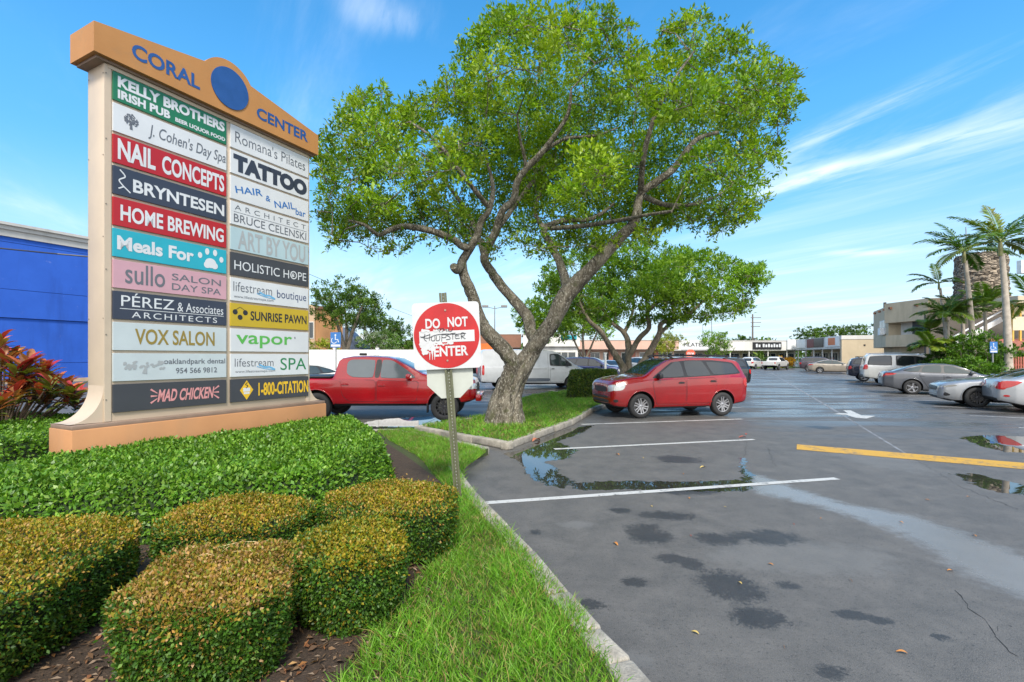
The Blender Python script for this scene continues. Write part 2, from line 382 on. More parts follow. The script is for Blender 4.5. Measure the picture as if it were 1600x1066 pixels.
# direction arrow on the lane, pointing back along the plaza
ar = MB(); tail, tip = G(1312, 641.5), G(1341, 655.5)
def quad3(l, name, m):
    mb = MB(); mb.add([G(x, y) + Vector((0, 0, .0045)) for x, y in l], [tuple(range(len(l)))]); return tag(mb.build(name, m), kind='structure')
quad3([(1317.5,641.5),(1329,641.5),(1346,649.3),(1368,650.3),(1354,654.3),(1336,653.2),(1322,648.3),(1302,647.6),(1312,645.6),(1325,646.4)], 'lane_arrow', m_line)
strip('lane_seam', G(1205, 583), G(1310, 645), .09, m_seam, .003)
strip('lane_seam', G(1310, 645), G(1420, 712), .05, m_seam, .003)
# hairline cracks
mc = K('crack_tar', (.012, .012, .012), .8)
def crack(l):
    pts = [G(x, y) for x, y in l]; mb = MB(); vs = []
    for a, b in zip(pts, pts[1:]):
        k = max(2, int((b-a).length/.06))
        for i in range(k):
            p = a.lerp(b, i/k) + Vector((random.gauss(0, .016), random.gauss(0, .016), .0025)); w = random.uniform(.0008, .0042)
            vs += [p + Vector((w, w*.4, 0)), p - Vector((w, w*.4, 0))]
    mb.add(vs, [(2*i, 2*i+1, 2*i+3, 2*i+2) for i in range(len(vs)//2 - 1)]); tag(mb.build('asphalt_crack', mc), kind='structure')
crack([(1495,925),(1540,975),(1600,1040)]); crack([(1555,985),(1570,978),(1600,985)]); crack([(1166,690),(1164,716)]); crack([(1420,712),(1500,760),(1600,800)])
crack([(1200,700),(1210,730)]); crack([(1260,590),(1320,640),(1380,668)])
# islands: raised lawn, mulch bed, kerbs
m_conc = NT('kerb_concrete'); s = m_conc; pos = s.n('ShaderNodeNewGeometry').outputs['Position']
n = s.noise(5, 7, .7, pos); n2 = s.noise(60, 3, .7, pos); n3 = s.noise(1.2, 4, .6, pos)
c = s.mix(s.rng(n, .3, .72), (.19, .17, .14), (.46, .42, .35)); c = s.mix(s.math('MULTIPLY', s.rng(n2, .5, .7), .5), c, (.16, .15, .13))
c = s.mix(s.math('MULTIPLY', s.rng(n3, .52, .68), .6), c, (.12, .12, .09)); s.set(Base_Color=c, Roughness=.85); s.bump(n2, .8, .01); m_conc = s.m
def kerb(pts, seg=1.15, w=.16, h=.14):
    L = [Vector(p) for p in pts]; mb = MB()
    for a, b in zip(L, L[1:]):
        k = max(1, round((b-a).length/seg)); d = (b-a).normalized(); n = Vector((-d.y, d.x, 0))
        for i in range(k):
            p, q = a.lerp(b, i/k), a.lerp(b, (i+1)/k); jit = n*random.uniform(-.012, .012); rz = math.atan2(d.y, d.x)
            c = (p+q)/2 + n*w/2 + jit; mb.box((c.x, c.y, h/2 + random.uniform(-.006, .004)), ((q-p).length - .006, w, h), rz, bev=.02)
    return tag(mb.build('kerb', m_conc, smooth=True, angle=50), kind='structure')
K1 = [Vector((.92, 1.7, 0)), Vector((.654, 2.573, 0)), Vector((.535, 2.86, 0)), Vector((.39, 3.3, 0)), Vector((.183, 4.01, 0)), Vector((-.03, 4.6, 0)), Vector((-.41, 5.68, 0)),
      Vector((-.65, 6.5, 0)), Vector((-.84, 7.3, 0)), Vector((-.78, 7.75, 0)), Vector((-.40, 8.6, 0))]
K1c = [K1[-1], Vector((-.62, 8.82, 0)), Vector((-2.5, 10.75, 0)), Vector((-12.5, 10.1, 0))]
K2 = [Vector((-.08, 8.95, 0)), Vector((1.54, 12.2, 0)), Vector((2.62, 15.2, 0)), Vector((6.9, 24.4, 0))]
K2l = [Vector((7.0, 24.5, 0)), Vector((4.4, 25.6, 0)), Vector((1.2, 21.3, 0)), Vector((-.55, 16.6, 0)), Vector((-.78, 13.2, 0)), Vector((-2.3, 11.2, 0)), Vector((-.08, 8.95, 0))]
kerb(K1); kerb(K1c); kerb(K2); kerb(K2l)
sign_island = [tuple(p[:2]) for p in K1 + K1c[1:]] + [(-12.5, 1.0), (.9, 1.0)]
tree_island = [tuple(p[:2]) for p in K2 + K2l[:-1]]
def soil(name, col1, col2, sc=9):
    s = NT(name); pos = s.n('ShaderNodeNewGeometry').outputs['Position']
    n = s.noise(sc, 8, .7, pos); f = s.noise(70, 4, .7, pos)
    s.set(Base_Color=s.mix(s.rng(f, .35, .7), s.mix(s.rng(n, .35, .65), col1, col2), tuple(c*.45 for c in col1)), Roughness=.95)
    s.bump(s.math('ADD', n, f), .9, .02); return s.m
m_lawn = soil('lawn_soil', (.05, .075, .015), (.085, .10, .03)); m_mulch = soil('mulch', (.055, .035, .022), (.10, .065, .04), 14)
def inset_prism(name, poly, z, m):
    mb = MB(); mb.prism(poly, z); return tag(mb.build(name, m), kind='structure')
def shrink(poly, d):
    c = np.mean(poly, 0); return [tuple(np.array(p) + (c - np.array(p)) / np.linalg.norm(c - np.array(p)) * d) for p in poly]
inset_prism('lawn_bed', shrink(sign_island, .07), .115, m_lawn)
inset_prism('island_lawn', shrink(tree_island, .07), .115, m_lawn)
bed = gp([(700,800),(712,770),(640,716),(600,690),(560,678)], .12) + [(-2.6, 10.5), (-12, 9.9), (-12, 1.1), (-1.1, 1.1)] + gp([(520,1066),(590,985),(640,930),(680,880),(700,840)], .12)
mb = MB(); mb.add([(x, y, .121) for x, y in bed], [tuple(range(len(bed)))]); tag(mb.build('mulch_bed', m_mulch), kind='structure')
# ================================================================ lettering
def text_mesh(s, bold=0.0, depth=0.0, res=4, space=1.0):
    cu = bpy.data.curves.new('t', 'FONT'); cu.body = s; cu.size = 1; cu.offset = bold; cu.extrude = depth; cu.resolution_u = res
    cu.space_character = space; cu.fill_mode = 'BOTH'
    o = link(bpy.data.objects.new('t', cu)); dg = bpy.context.evaluated_depsgraph_get()
    me = bpy.data.meshes.new_from_object(o.evaluated_get(dg)); bpy.data.objects.remove(o); bpy.data.curves.remove(cu)
    v = [tuple(q.co) for q in me.vertices]; f = [tuple(p.vertices) for p in me.polygons]; bpy.data.meshes.remove(me); return v, f
def put_text(mb, s, x0, x1, z0, z1, y, bold=0.0, mi=0, shear=0.0, arc=0.0, space=1.0, rot=0.0, warp=None):
    """lettering fitted into the box x0..x1, z0..z1 on the plane y of a board that faces -y"""
    v, f = text_mesh(s, bold, 0, 4, space)
    xs = [p[0] for p in v]; ys = [p[1] for p in v]; a, b, c, d = min(xs), max(xs), min(ys), max(ys)
    out = []
    for p in v:
        u, w = (p[0]-a)/(b-a), (p[1]-c)/(d-c); z = z0 + w*(z1-z0)
        if warp: z = z0 + w*(z1-z0)*warp(u)
        x = x0 + u*(x1-x0) + shear*(z - z0); z += arc*(1-(2*u-1)**2)
        if rot:
            cx, cz = (x0+x1)/2, (z0+z1)/2; dx, dz = x-cx, z-cz
            x, z = cx + dx*math.cos(rot) - dz*math.sin(rot), cz + dx*math.sin(rot) + dz*math.cos(rot)
        out.append((x, y, z))
    mb.add(out, f, mi)
def disc(mb, cx, cz, rx, rz, y, mi=0, n=20, rot=0, jag=0):
    vs = []
    for k in range(n):
        a = 2*math.pi*k/n; j = 1 + (jag*(random.random()-.5) if jag else 0); px, pz = rx*math.cos(a)*j, rz*math.sin(a)*j
        vs.append((cx + px*math.cos(rot) - pz*math.sin(rot), y, cz + px*math.sin(rot) + pz*math.cos(rot)))
    mb.add(vs, [tuple(range(n))], mi)
def stroke(mb, pts, w, y, mi=0):
    pts = [Vector((p[0], 0, p[1])) for p in pts]; vs = []
    ws = w if isinstance(w, (list, tuple)) else [w]*len(pts)
    for i, p in enumerate(pts):
        t = (pts[min(i+1, len(pts)-1)] - pts[max(i-1, 0)]).normalized(); n = Vector((-t.z, 0, t.x))*ws[i]/2
        vs += [(p.x+n.x, y, p.z+n.z), (p.x-n.x, y, p.z-n.z)]
    mb.add(vs, [(2*i+1, 2*i, 2*i+2, 2*i+3) for i in range(len(pts)-1)], mi)
def spline(pts, k=6):
    if len(pts) < 3: return pts
    q = [pts[0]] + list(pts) + [pts[-1]]; out = []
    for i in range(1, len(q)-2):
        for j in range(k):
            t = j/k; out.append(tuple(.5*((2*b) + (c-a)*t + (2*a-5*b+4*c-d)*t*t + (-a+3*b-3*c+d)*t**3) for a, b, c, d in zip(q[i-1], q[i], q[i+1], q[i+2])))
    return out + [tuple(q[-2])]
# ================================================================ the shopping-centre sign
BASE = Vector((-5.296, 5.75, 0))
sg = thing('monument_sign', 'tall cream monument sign listing twenty-two tenants under an orange cap, behind the green hedge', 'sign', BASE, AD)
m_or = NT('orange_stucco'); s = m_or; n = s.noise(1.6, 6, .6); n2 = s.noise(120, 3, .6); n3 = s.noise(2.5, 5, .6, None, 0, (1, 1, .25))
s.set(Base_Color=s.mix(s.math('MULTIPLY', s.rng(n3, .5, .75), .4), s.mix(s.rng(n, .3, .7), (.42, .20, .085), (.49, .24, .105)), (.33, .19, .10)), Roughness=.8); s.bump(n2, .35, .004); m_or = s.m
m_cap = NT('ochre_cap'); s = m_cap; n = s.noise(1.3, 6, .65); n2 = s.noise(5, 6, .7)
s.set(Base_Color=s.mix(s.math('MULTIPLY', s.rng(n2, .52, .75), .5), s.mix(s.rng(n, .3, .7), (.38, .17, .045), (.44, .205, .06)), (.30, .17, .07)), Roughness=.6); s.bump(s.noise(90, 3), .15, .004); m_cap = s.m
m_cream = K('cream_metal', (.49, .395, .295), .5, var=.07, scale=2); m_creamd = K('brown_trim', (.22, .15, .11), .6)
m_blue = K('blue_letters', (.014, .07, .24), .45); m_screw = K('screw_heads', (.2, .17, .14), .5)
mb = MB(); mb.box((1.93, .3, .43), (3.86, .6, .86), bev=.012); mb.build('base', m_or, sg, True)
mb = MB(); mb.box((1.93, .3, .885), (3.84, .56, .05), bev=.005); mb.build('base_cap', m_creamd, sg, True)
mb = MB(); mb.box((1.96, .32, 3.225), (3.18, .42, 4.63), bev=.006)
for x in (.37+.035, 3.55-.035): mb.box((x, .107, 3.22), (.07, .012, 4.6))
mb.box((1.96, .104, 5.5), (3.1, .02, .05)); mb.build('cabinet', m_cream, sg, True)
mb = MB()
for x in (.385, 3.53):
    for z in np.linspace(1.2, 5.4, 6): mb.tube([(x, .102, z), (x, .095, z)], .008, 8)
for z in np.linspace(1.2, 5.4, 5):
    for y in (.13, .5): mb.tube([(.372, y, z), (.364, y, z)], .008, 8)
mb.build('rivet', m_screw, sg)
for sx, x0, x1 in ((1, .37, .02), (-1, 3.55, 3.84)):
    mb = MB(); pr = [(x0, 1.38)]
    for k in range(1, 13):
        a = math.pi/2*k/12; pr.append((x1 + (x0-x1)*math.cos(a) if 0 else x0 + (x1-x0)*(1-math.cos(a)), 1.38 - .46*math.sin(a)))
    pr += [(x0, .912)]
    M = Matrix(((1,0,0,0),(0,0,-1,.515),(0,1,0,0),(0,0,0,1)))
    mb.prism(pr if sx > 0 else pr, .39, M); mb.build('flare', m_cream, sg, True, 30)
# cap: shallow gable with a round hump
CX, CZ, CRR = 1.935, 5.955, .425
def cap_outline(g=0, z0=5.56):
    pts = [(.213+g, z0), (3.66-g, z0), (3.66-g, 5.93-g)]
    sl_ = (6.235-5.93)/(1.935-.213)
    ang0 = math.asin(min(1, (6.175-CZ)/CRR)); a1 = ang0
    for k in range(19):
        a = a1 + (math.pi-2*a1)*k/18; pts.append((CX + (CRR-g)*math.cos(a), CZ + (CRR-g)*math.sin(a)))
    pts.append((.213+g, 5.93-g)); return pts
MF = Matrix(((1,0,0,0),(0,0,-1,0),(0,1,0,0),(0,0,0,1)))          # local xy -> x, z ; extrusion towards -y
mb = MB(); M = Matrix.Translation((0, .60, 0)) @ MF; mb.prism(cap_outline(), .61, M)
cap = mb.build('cap', m_cap, sg)
mb = MB(); mb.box((1.935, .31, 5.545), (3.34, .5, .04)); mb.build('cap_trim', m_creamd, sg)
mb = MB(); put_text(mb, 'CORAL', .62, 1.49, 5.70, 5.905, -.014, .028)
put_text(mb, 'CENTER', 2.40, 3.42, 5.70, 5.89, -.014, .028); mb.build('lettering', m_blue, cap)
mb = MB(); M = Matrix.Translation((CX+.015, .0, CZ-.0)) @ MF
mb.prism([(.30*math.cos(2*math.pi*k/40), .31*math.sin(2*math.pi*k/40)) for k in range(40)], .022, M); mb.build('round_emblem', m_blue, cap)
PC = {'green': (.015, .16, .07), 'white': (.62, .64, .66), 'red': (.42, .010, .013), 'navy': (.035, .042, .066), 'cyan': (.02, .36, .46), 'pink': (.55, .31, .36),
      'palegrey': (.50, .56, .58), 'pale_aqua': (.40, .53, .57), 'mustard': (.50, .35, .015), 'charcoal': (.05, .052, .06), 'black': (.02, .02, .022), 'gold': (.28, .20, .035), 'lime': (.10, .42, .07),
      'leafgreen': (.02, .20, .07), 'blue': (.03, .15, .42), 'skyblue': (.13, .40, .66), 'grey': (.36, .38, .39), 'dgrey': (.13, .14, .16), 'yellow': (.75, .46, .02), 'crimson': (.5, .02, .02), 'signwhite': (.72, .73, .73), 'rose': (.65,.28,.28), 'slate': (.05,.07,.16)}
def pm(c): return K('sign_' + c, tuple(q*.92 for q in PC[c]), .35, var=.06, scale=2.2)
COLX = ((.453, 1.953), (2.02, 3.516)); PITCH, PH, TOPZ = .407, .368, 5.463
YP = .085
def panel(col, row, bgc, items, inks):
    x0, x1 = COLX[col]; z1 = TOPZ - PITCH*row; z0 = z1 - PH; w = x1-x0
    mb = MB(); mb.box(((x0+x1)/2, .1, (z0+z1)/2), (w, .03, PH), bev=.003); p = mb.build('tenant_panel', pm(bgc), sg)
    y = YP - .0025
    for it in items:
        L = MB()
        if callable(it): it(L, x0, z0, w, PH, y)
        else:
            s_, a, b, c, d = it[:5]; o = it[5] if len(it) > 5 else {}
            put_text(L, s_, x0+a*w, x0+b*w, z0+c*PH, z0+d*PH, y, **o)
        if L.v: L.build('logo' if callable(it) else 'lettering', [pm(q) for q in inks], p)
    return p
rnd = random.Random(3)
def tree_logo(mi, fx, fz, sw, sh, n, trunk=True):
    def f(L, x, z, w, h, y):
        cx, cz = x+fx*w, z+fz*h
        for k in range(n):
            a = rnd.uniform(0, 6.28); r = math.sqrt(rnd.random()); disc(L, cx+math.cos(a)*r*sw, cz+math.sin(a)*r*sh, .014, .008, y - k*2e-5, mi, 6, rnd.uniform(0, 3))
        if trunk:
            stroke(L, [(cx, cz-sh*1.7), (cx, cz-.2*sh)], [.035, .015], y-.001, mi)
            for a in (-1, -.4, .5, 1): stroke(L, [(cx, cz-sh*.9), (cx+a*sw*.7, cz+sh*.2)], .01, y-.0012, mi)
    return f
def paw(L, x, z, w, h, y):
    for a, b, rx, rz in ((.73, .60, .032, .045), (.80, .80, .032, .05), (.88, .80, .032, .05), (.945, .56, .032, .045)): disc(L, x+a*w, z+b*h, rx, rz, y, 0)
    disc(L, x+.835*w, z+.34*h, .085, .075, y-.0003, 0); disc(L, x+.80*w, z+.25*h, .05, .05, y-.0005, 0); disc(L, x+.875*w, z+.25*h, .05, .05, y-.0007, 0)
def rule(a, b, c, t=.008, mi=0): return lambda L, x, z, w, h, y: stroke(L, [(x+a*w, z+c*h), (x+b*w, z+c*h)], t, y, mi)
def swoosh(L, x, z, w, h, y):
    stroke(L, spline([(x+.33*w, z+.52*h), (x+.40*w, z+.40*h), (x+.46*w, z+.40*h), (x+.53*w, z+.28*h)]), .025, y-.0006, 1)
    stroke(L, spline([(x+.30*w, z+.44*h), (x+.40*w, z+.33*h), (x+.53*w, z+.27*h)]), .012, y-.0009, 1)
def balls(L, x, z, w, h, y):
    for a, b in ((.05, .62), (.105, .40), (.165, .62)): disc(L, x+a*w, z+b*h, .042, .042, y, 0)
    stroke(L, [(x+.05*w, z+.7*h), (x+.105*w, z+.85*h), (x+.165*w, z+.7*h)], .008, y-.0004, 0)
def figure(L, x, z, w, h, y):
    stroke(L, spline([(x+.05*w, z+.9*h), (x+.085*w, z+.68*h), (x+.045*w, z+.5*h), (x+.10*w, z+.33*h)]), [.012]*18+[.02], y, 0) if 0 else stroke(L, spline([(x+.05*w, z+.9*h), (x+.09*w, z+.70*h), (x+.045*w, z+.52*h), (x+.08*w, z+.33*h)]), .016, y, 0)
    stroke(L, [(x+.08*w, z+.33*h), (x+.04*w, z+.22*h)], .016, y-.0003, 0); stroke(L, [(x+.08*w, z+.33*h), (x+.13*w, z+.16*h)], .016, y-.0005, 0)
def marks(x_, sgn): 
    def f(L, x, z, w, h, y):
        for k in (-1, 0, 1): stroke(L, [(x+x_*w, z+(.5+.10*k)*h), (x+(x_-sgn*.055)*w, z+(.5+.26*k)*h)], [.010, .026], y-.0002*k, 0)
    return f
def diamond(L, x, z, w, h, y):
    cx, cz = x+.18*w, z+.5*h
    L.add([(cx-.115, y, cz), (cx, y, cz-.16), (cx+.115, y, cz), (cx, y, cz+.16)], [(0, 1, 2, 3)], 0)
    stroke(L, [(cx-.06, cz+.005), (cx+.06, cz+.005)], .06, y-.0006, 1); stroke(L, [(cx-.05, cz-.05), (cx+.05, cz-.05)], .03, y-.0006, 1)
    stroke(L, spline([(cx-.01, cz+.03), (cx+.02, cz+.07), (cx-.02, cz+.09), (cx+.015, cz+.125)]), .014, y-.0006, 2)
def leaf7(L, x, z, w, h, y):
    cx, cz = x+.772*w, z+.455*h
    for a in (-1.25, -.75, -.35, 0, .35, .75, 1.25): stroke(L, [(cx, cz-.03), (cx+math.sin(a)*.05, cz-.03+math.cos(a)*.075)], [.012, .004], y-.0006 - a*1e-5, 0)
def jag(L, x, z, w, h, y):
    for k in range(26):
        a = rnd.uniform(.08, .42); disc(L, x+a*w, z+(.55+.22*rnd.uniform(-1, 1)*(1-abs(a-.25)*3))*h, rnd.uniform(.02, .04), rnd.uniform(.012, .022), y-k*2e-5, 1, 7, rnd.random(), .5)
    stroke(L, [(x+.24*w, z+.25*h), (x+.25*w, z+.45*h)], [.06, .03], y-.001, 1)
B, BB = {'bold': .03}, {'bold': .05}
panel(0, 0, 'green', [('KELLY BROTHERS', .035, .98, .50, .90, {'bold': .045}), ('IRISH PUB', .035, .455, .10, .42, {'bold': .045}), ('BEER LIQUOR FOOD', .50, .985, .08, .27, {'bold': .04})], ['white'])
panel(0, 1, 'white', [tree_logo(0, .135, .60, .085, .075, 70), ("J. Cohen's Day Spa", .27, .985, .16, .74, {'bold': .004, 'shear': .12})], ['dgrey'])
panel(0, 2, 'red', [('NAIL', .035, .33, .16, .90, {'bold': .035}), ('CONCEPTS', .385, .975, .14, .84, {'bold': .03})], ['white'])
panel(0, 3, 'navy', [figure, ('BRYNTESEN', .15, .975, .22, .70, {'bold': .028})], ['white'])
panel(0, 4, 'red', [('HOME BREWING', .055, .97, .20, .78, {'bold': .028})], ['white'])
panel(0, 5, 'cyan', [('Meals For', .03, .67, .26, .76, {'bold': .035}), paw], ['white'])
panel(0, 6, 'pink', [('sullo', .09, .41, .20, .94, {'bold': .008}), ('SALON', .47, .94, .54, .80, {'bold': .003}), ('DAY SPA', .47, .94, .16, .42, {'bold': .003})], ['dgrey'])
panel(0, 7, 'navy', [('PÉREZ', .06, .49, .48, .97, {'bold': .0}), ('& Associates', .52, .965, .44, .80, {'bold': .0}), rule(.05, .97, .385), ('ARCHITECTS', .14, .90, .08, .30, {'bold': .0, 'space': 1.25})], ['white'])
panel(0, 8, 'palegrey', [('VOX SALON', .165, .875, .22, .80, {'bold': .02})], ['gold'])
panel(0, 9, 'palegrey', [jag, ('oaklandpark dental', .40, .985, .53, .80, {'bold': .012}), ('954 566 9812', .505, .90, .22, .44, {'bold': .012})], ['dgrey', 'grey'])
panel(0, 10, 'charcoal', [marks(.345, 1), ('MAD CHICKEN', .345, .855, .26, .74, {'bold': .03, 'shear': .15}), marks(.865, -1)], ['rose'])
panel(1, 0, 'white', [("Romana's Pilates", .05, .95, .28, .78, {'bold': -.004})], ['dgrey'])
panel(1, 1, 'white', [('TATTOO', .03, .975, .12, .88, {'bold': .075})], ['navy'])
panel(1, 2, 'white', [('HAIR', .05, .37, .40, .70, {'bold': .012, 'rot': .18}), ('&', .41, .47, .36, .62, {'bold': .01}), ('NAIL', .52, .80, .28, .60, {'bold': .012, 'rot': .2}), ('bar', .81, .955, .16, .48, {'bold': .01})], ['blue'])
panel(1, 3, 'white', [('ARCHITECT', .045, .955, .66, .88, {'bold': -.004, 'space': 1.7}), rule(.035, .97, .56, .006), ('BRUCE CELENSKI', .035, .965, .12, .48, {'bold': .002})], ['dgrey'])
panel(1, 4, 'pale_aqua', [('ART BY YOU', .08, .95, .08, .92, {'bold': .02})], ['grey'])
panel(1, 5, 'charcoal', [('HOLISTIC HOPE', .04, .965, .26, .66, {'bold': .0}), leaf7], ['white'])
panel(1, 6, 'white', [('lifestream', .03, .49, .42, .84, {'bold': -.006}), swoosh, ('www.lifestreamspa.com', .035, .51, .10, .26, {}), ('boutique', .555, .965, .24, .74, {'bold': 0, 'mi': 2})], ['dgrey', 'skyblue', 'slate'])
panel(1, 7, 'mustard', [balls, ('SUNRISE PAWN', .225, .97, .30, .72, {'bold': .022})], ['black'])
panel(1, 8, 'white', [('vapor', .06, .76, .16, .74, {'bold': .012}), lambda L, x, z, w, h, y: disc(L, x+.80*w, z+.70*h, .012, .02, y, 1)], ['lime', 'dgrey'])
panel(1, 9, 'white', [('lifestream', .045, .51, .44, .80, {'bold': -.006}), swoosh, ('www.lifestreamspa.com', .05, .53, .14, .28, {}), ('SPA', .60, .965, .24, .82, {'bold': .0, 'mi': 2})], ['dgrey', 'skyblue', 'leafgreen'])
panel(1, 10, 'charcoal', [diamond, ('1-800-CITATION', .32, .995, .20, .80, {'bold': .03})], ['yellow', 'white', 'black'])
# ================================================================ do-not-enter sign on a perforated post
pb, pt = G(716, 782, .1), V(692, 458, 5.5)
ds = thing('road_sign', 'red and white DO NOT ENTER sign with graffiti on a leaning perforated post', 'road sign', pb)
ds.rotation_euler = (0, -math.atan2(pb.x - pt.x, pt.z - pb.z), R(3))
PL = (pt - pb).length
m_post = K('green_post', (.105, .11, .065), .6, .2, var=.25, scale=9); m_hole = K('post_hole', (.30, .31, .29), .9)
mb = MB(); w = .0325
for c, d in (((0, .0, PL/2-.15), (.034, .005, PL+.3)), ((-.0225, -.010, PL/2-.15), (.005, .024, PL+.3)), ((.0225, -.010, PL/2-.15), (.005, .024, PL+.3)), ((-.033, -.021, PL/2-.15), (.020, .004, PL+.3)), ((.033, -.021, PL/2-.15), (.020, .004, PL+.3))):
    mb.box(c, d)
mb.build('post', m_post, ds)
mb = MB(); k = 0
while .05 + k*.0254*1.5 < PL:
    disc(mb, 0, .03 + k*.038, .0065, .0065, -.004, 0, 8); k += 1
mb.build('post_hole', m_hole, ds)
m_sw = K('reflective_white', (.48, .49, .50), .4, var=.05); m_sr = NT('reflective_red'); s = m_sr
s.set(Base_Color=s.mix(s.rng(s.noise(5, 5), .35, .7), (.34, .006, .008), (.42, .010, .011)), Roughness=.35); m_sr = s.m
m_scr = K('marker_ink', (.02, .02, .025), .5); m_back = K('sign_back', (.40, .42, .38), .55, .0, var=.06)
def rrect(w, h, r, n=5):
    return [(sx*(w/2-r) + r*math.cos(a0 + math.pi/2*k/n), sz*(h/2-r) + r*math.sin(a0 + math.pi/2*k/n)) for sx, sz, a0 in ((1,1,0),(-1,1,math.pi/2),(-1,-1,math.pi),(1,-1,1.5*math.pi)) for k in range(n+1)]
pc = V(697, 524.5, 5.45); L_ = ds.rotation_euler.to_matrix().inverted() @ (pc - pb)
pzc = L_.z
plate = MB(); plate.prism(rrect(.762, .762, .045), .003, MF); plate = plate.build('sign_plate', m_sw, ds)
plate.location = (L_.x*0+.012, -.03, pzc); plate.rotation_euler = (0, R(1.6), R(2))
mb = MB(); disc(mb, 0, 0, .372, .372, -.0055, 0, 64)
mb.build('red_disc', m_sr, plate)
mb = MB()
put_text(mb, 'DO', -.235, -.07, .085, .20, -.0085, .03); put_text(mb, 'NOT', .015, .245, .095, .21, -.0085, .03); put_text(mb, 'ENTER', -.155, .235, -.235, -.12, -.0085, .03)
mb.add([(-.31, -.0085, -.075), (.315, -.0085, -.075), (.315, -.0085, .055), (-.31, -.0085, .055)], [(0, 1, 2, 3)])
mb.build('lettering', m_sw, plate)
mb = MB(); rr = random.Random(5)                       # the paint rubbed off the lower left, ragged
for k in range(60):
    t = rr.random(); cx = -.29 + .26*t*rr.random(); cz = -.06 - .17*rr.random()*(1-t*.6)
    if math.hypot(cx, cz) < .352: disc(mb, cx, cz, rr.uniform(.008, .04)*(1-t*.5), rr.uniform(.006, .028), -.0095 - k*6e-6, 0, 9, rr.uniform(0, 3), .6)
for k in range(22):
    cx = rr.uniform(-.30, .06); disc(mb, cx, -.085 + rr.uniform(-.012, .012), rr.uniform(.01, .035), rr.uniform(.006, .016), -.0105 - k*6e-6, 0, 8, 0, .6)
    cx = rr.uniform(-.29, .02); disc(mb, cx, .058 + rr.uniform(-.01, .016), rr.uniform(.01, .03), rr.uniform(.006, .014), -.0112 - k*6e-6, 0, 8, 0, .6)
for x in (-.20, -.17, -.145): stroke(mb, [(x, -.18), (x-.004, -.27)], [.014, .004], -.0118, 0)
mb.build('worn_patch', m_sw, plate)
mb = MB(); yy = -.0135
for l in ([(-.29,-.01),(-.24,.005),(-.19,.02)], [(-.245,.03),(-.255,-.03),(-.23,-.055)], [(-.19,.03),(-.2,-.05)], [(-.17,.0),(-.175,-.045),(-.14,-.05),(-.135,0)], [(-.115,.0),(-.12,-.05),(-.085,-.045),(-.08,0)],
          [(-.055,.01),(-.06,-.065)], [(-.055,.01),(-.01,.012),(-.015,-.02),(-.055,-.02)], [(.04,.015),(-.0,.005),(.03,-.015),(.035,-.04),(-.01,-.045)], [(.04,.02),(.10,.025)], [(.07,.02),(.065,-.045)],
          [(.14,.015),(.10,.0),(.10,-.035),(.145,-.035)], [(.105,-.008),(.14,-.006)], [(.165,-.045),(.165,.02),(.2,.02),(.195,-.01),(.165,-.012),(.21,-.045)], [(-.11,.075),(-.03,.085)], [(-.07,.085),(-.08,.045)], [(-.035,.08),(-.045,.045)], [(-.035,.062),(-.0,.07),(.0,.045)], [(.03,.085),(.02,.055),(.055,.05),(.07,.085)], [(-.3,.0),(-.22,-.02),(-.13,.01),(-.02,.02),(.1,.012),(.22,.018)]):
    stroke(mb, spline(l, 5), .0065, yy, 0); yy -= 4e-5
mb.build('graffiti', m_scr, plate)
mb = MB()
for z in (.29, -.285): mb.tube([(-.005, -.006, z), (-.005, -.014, z)], .011, 10)
mb.build('bolt', K('bolt_zinc', (.35, .25, .2), .4, .6), plate)
oc = [(.285*math.cos(R(22.5+45*k)), .285*math.sin(R(22.5+45*k))) for k in range(8)]
mb = MB(); mb.prism(oc, .003, Matrix.Translation((0, .012, 0)) @ MF); p2 = mb.build('octagon_plate', m_back, ds)
p2.location = (.012, .0, pzc - .455); p2.rotation_euler = (0, R(2.0), R(2))
# ================================================================ vegetation
def unit(a): return a / np.maximum(np.linalg.norm(a, axis=1, keepdims=True), 1e-9)
def leaves(p, d, n, l, w, fold=.25, tipdrop=.0):
    """one folded diamond per leaf: p base, d direction, n face normal, l length, w width"""
    d = unit(d); s = unit(np.cross(d, n)); n = np.cross(s, d)
    l = np.asarray(l).reshape(-1, 1); w = np.asarray(w).reshape(-1, 1)
    m = p + d*l*.48
    return np.stack([p, m + s*w/2 + n*w*fold, p + d*l - n*l*tipdrop, m - s*w/2 + n*w*fold], 1)
def rdir(k, z0=-1):
    z = rng.uniform(z0, 1, k); a = rng.uniform(0, 2*np.pi, k); r = np.sqrt(np.maximum(0, 1 - z*z)); return np.stack([r*np.cos(a), r*np.sin(a), z], 1)
def pick(cols, k, wts=None, var=.18):
    cols = np.array(cols); i = rng.choice(len(cols), k, p=None if wts is None else np.array(wts)/sum(wts)); return np.clip(cols[i] * rng.uniform(1-var, 1+var, (k, 1)), 0, 1)
def vnoise(P, sc, seed=0):
    P = P*sc + seed*17.3
    return (np.sin(P[:, 0]*1.7 + 1.3*np.sin(P[:, 1]*1.1 + seed)) + np.sin(P[:, 1]*2.1 + 1.7*np.sin(P[:, 2]*1.3 + P[:, 0]*.6)) + np.sin(P[:, 2]*1.9 + 1.1*np.sin(P[:, 0]*1.5)))/3
m_leaf = leafmat('broad_leaf'); m_small = leafmat('small_leaf', .5, .25, (1.3, 1.3, .6)); m_grass = leafmat('grass_blade', .5, .3, (1.2, 1.4, .5))
m_gloss = leafmat('glossy_leaf', .42, .25, (1.3, 1.5, .5), .4); m_dry = leafmat('dry_leaf', .8, .15, (1.2, 1, .7), .2)
m_twig = K('twig_wood', (.085, .06, .04), .9, var=.3, scale=20)
m_core = K('dark_foliage', (.012, .026, .006), .95, var=.4, scale=14, bump=.6, bscale=30)
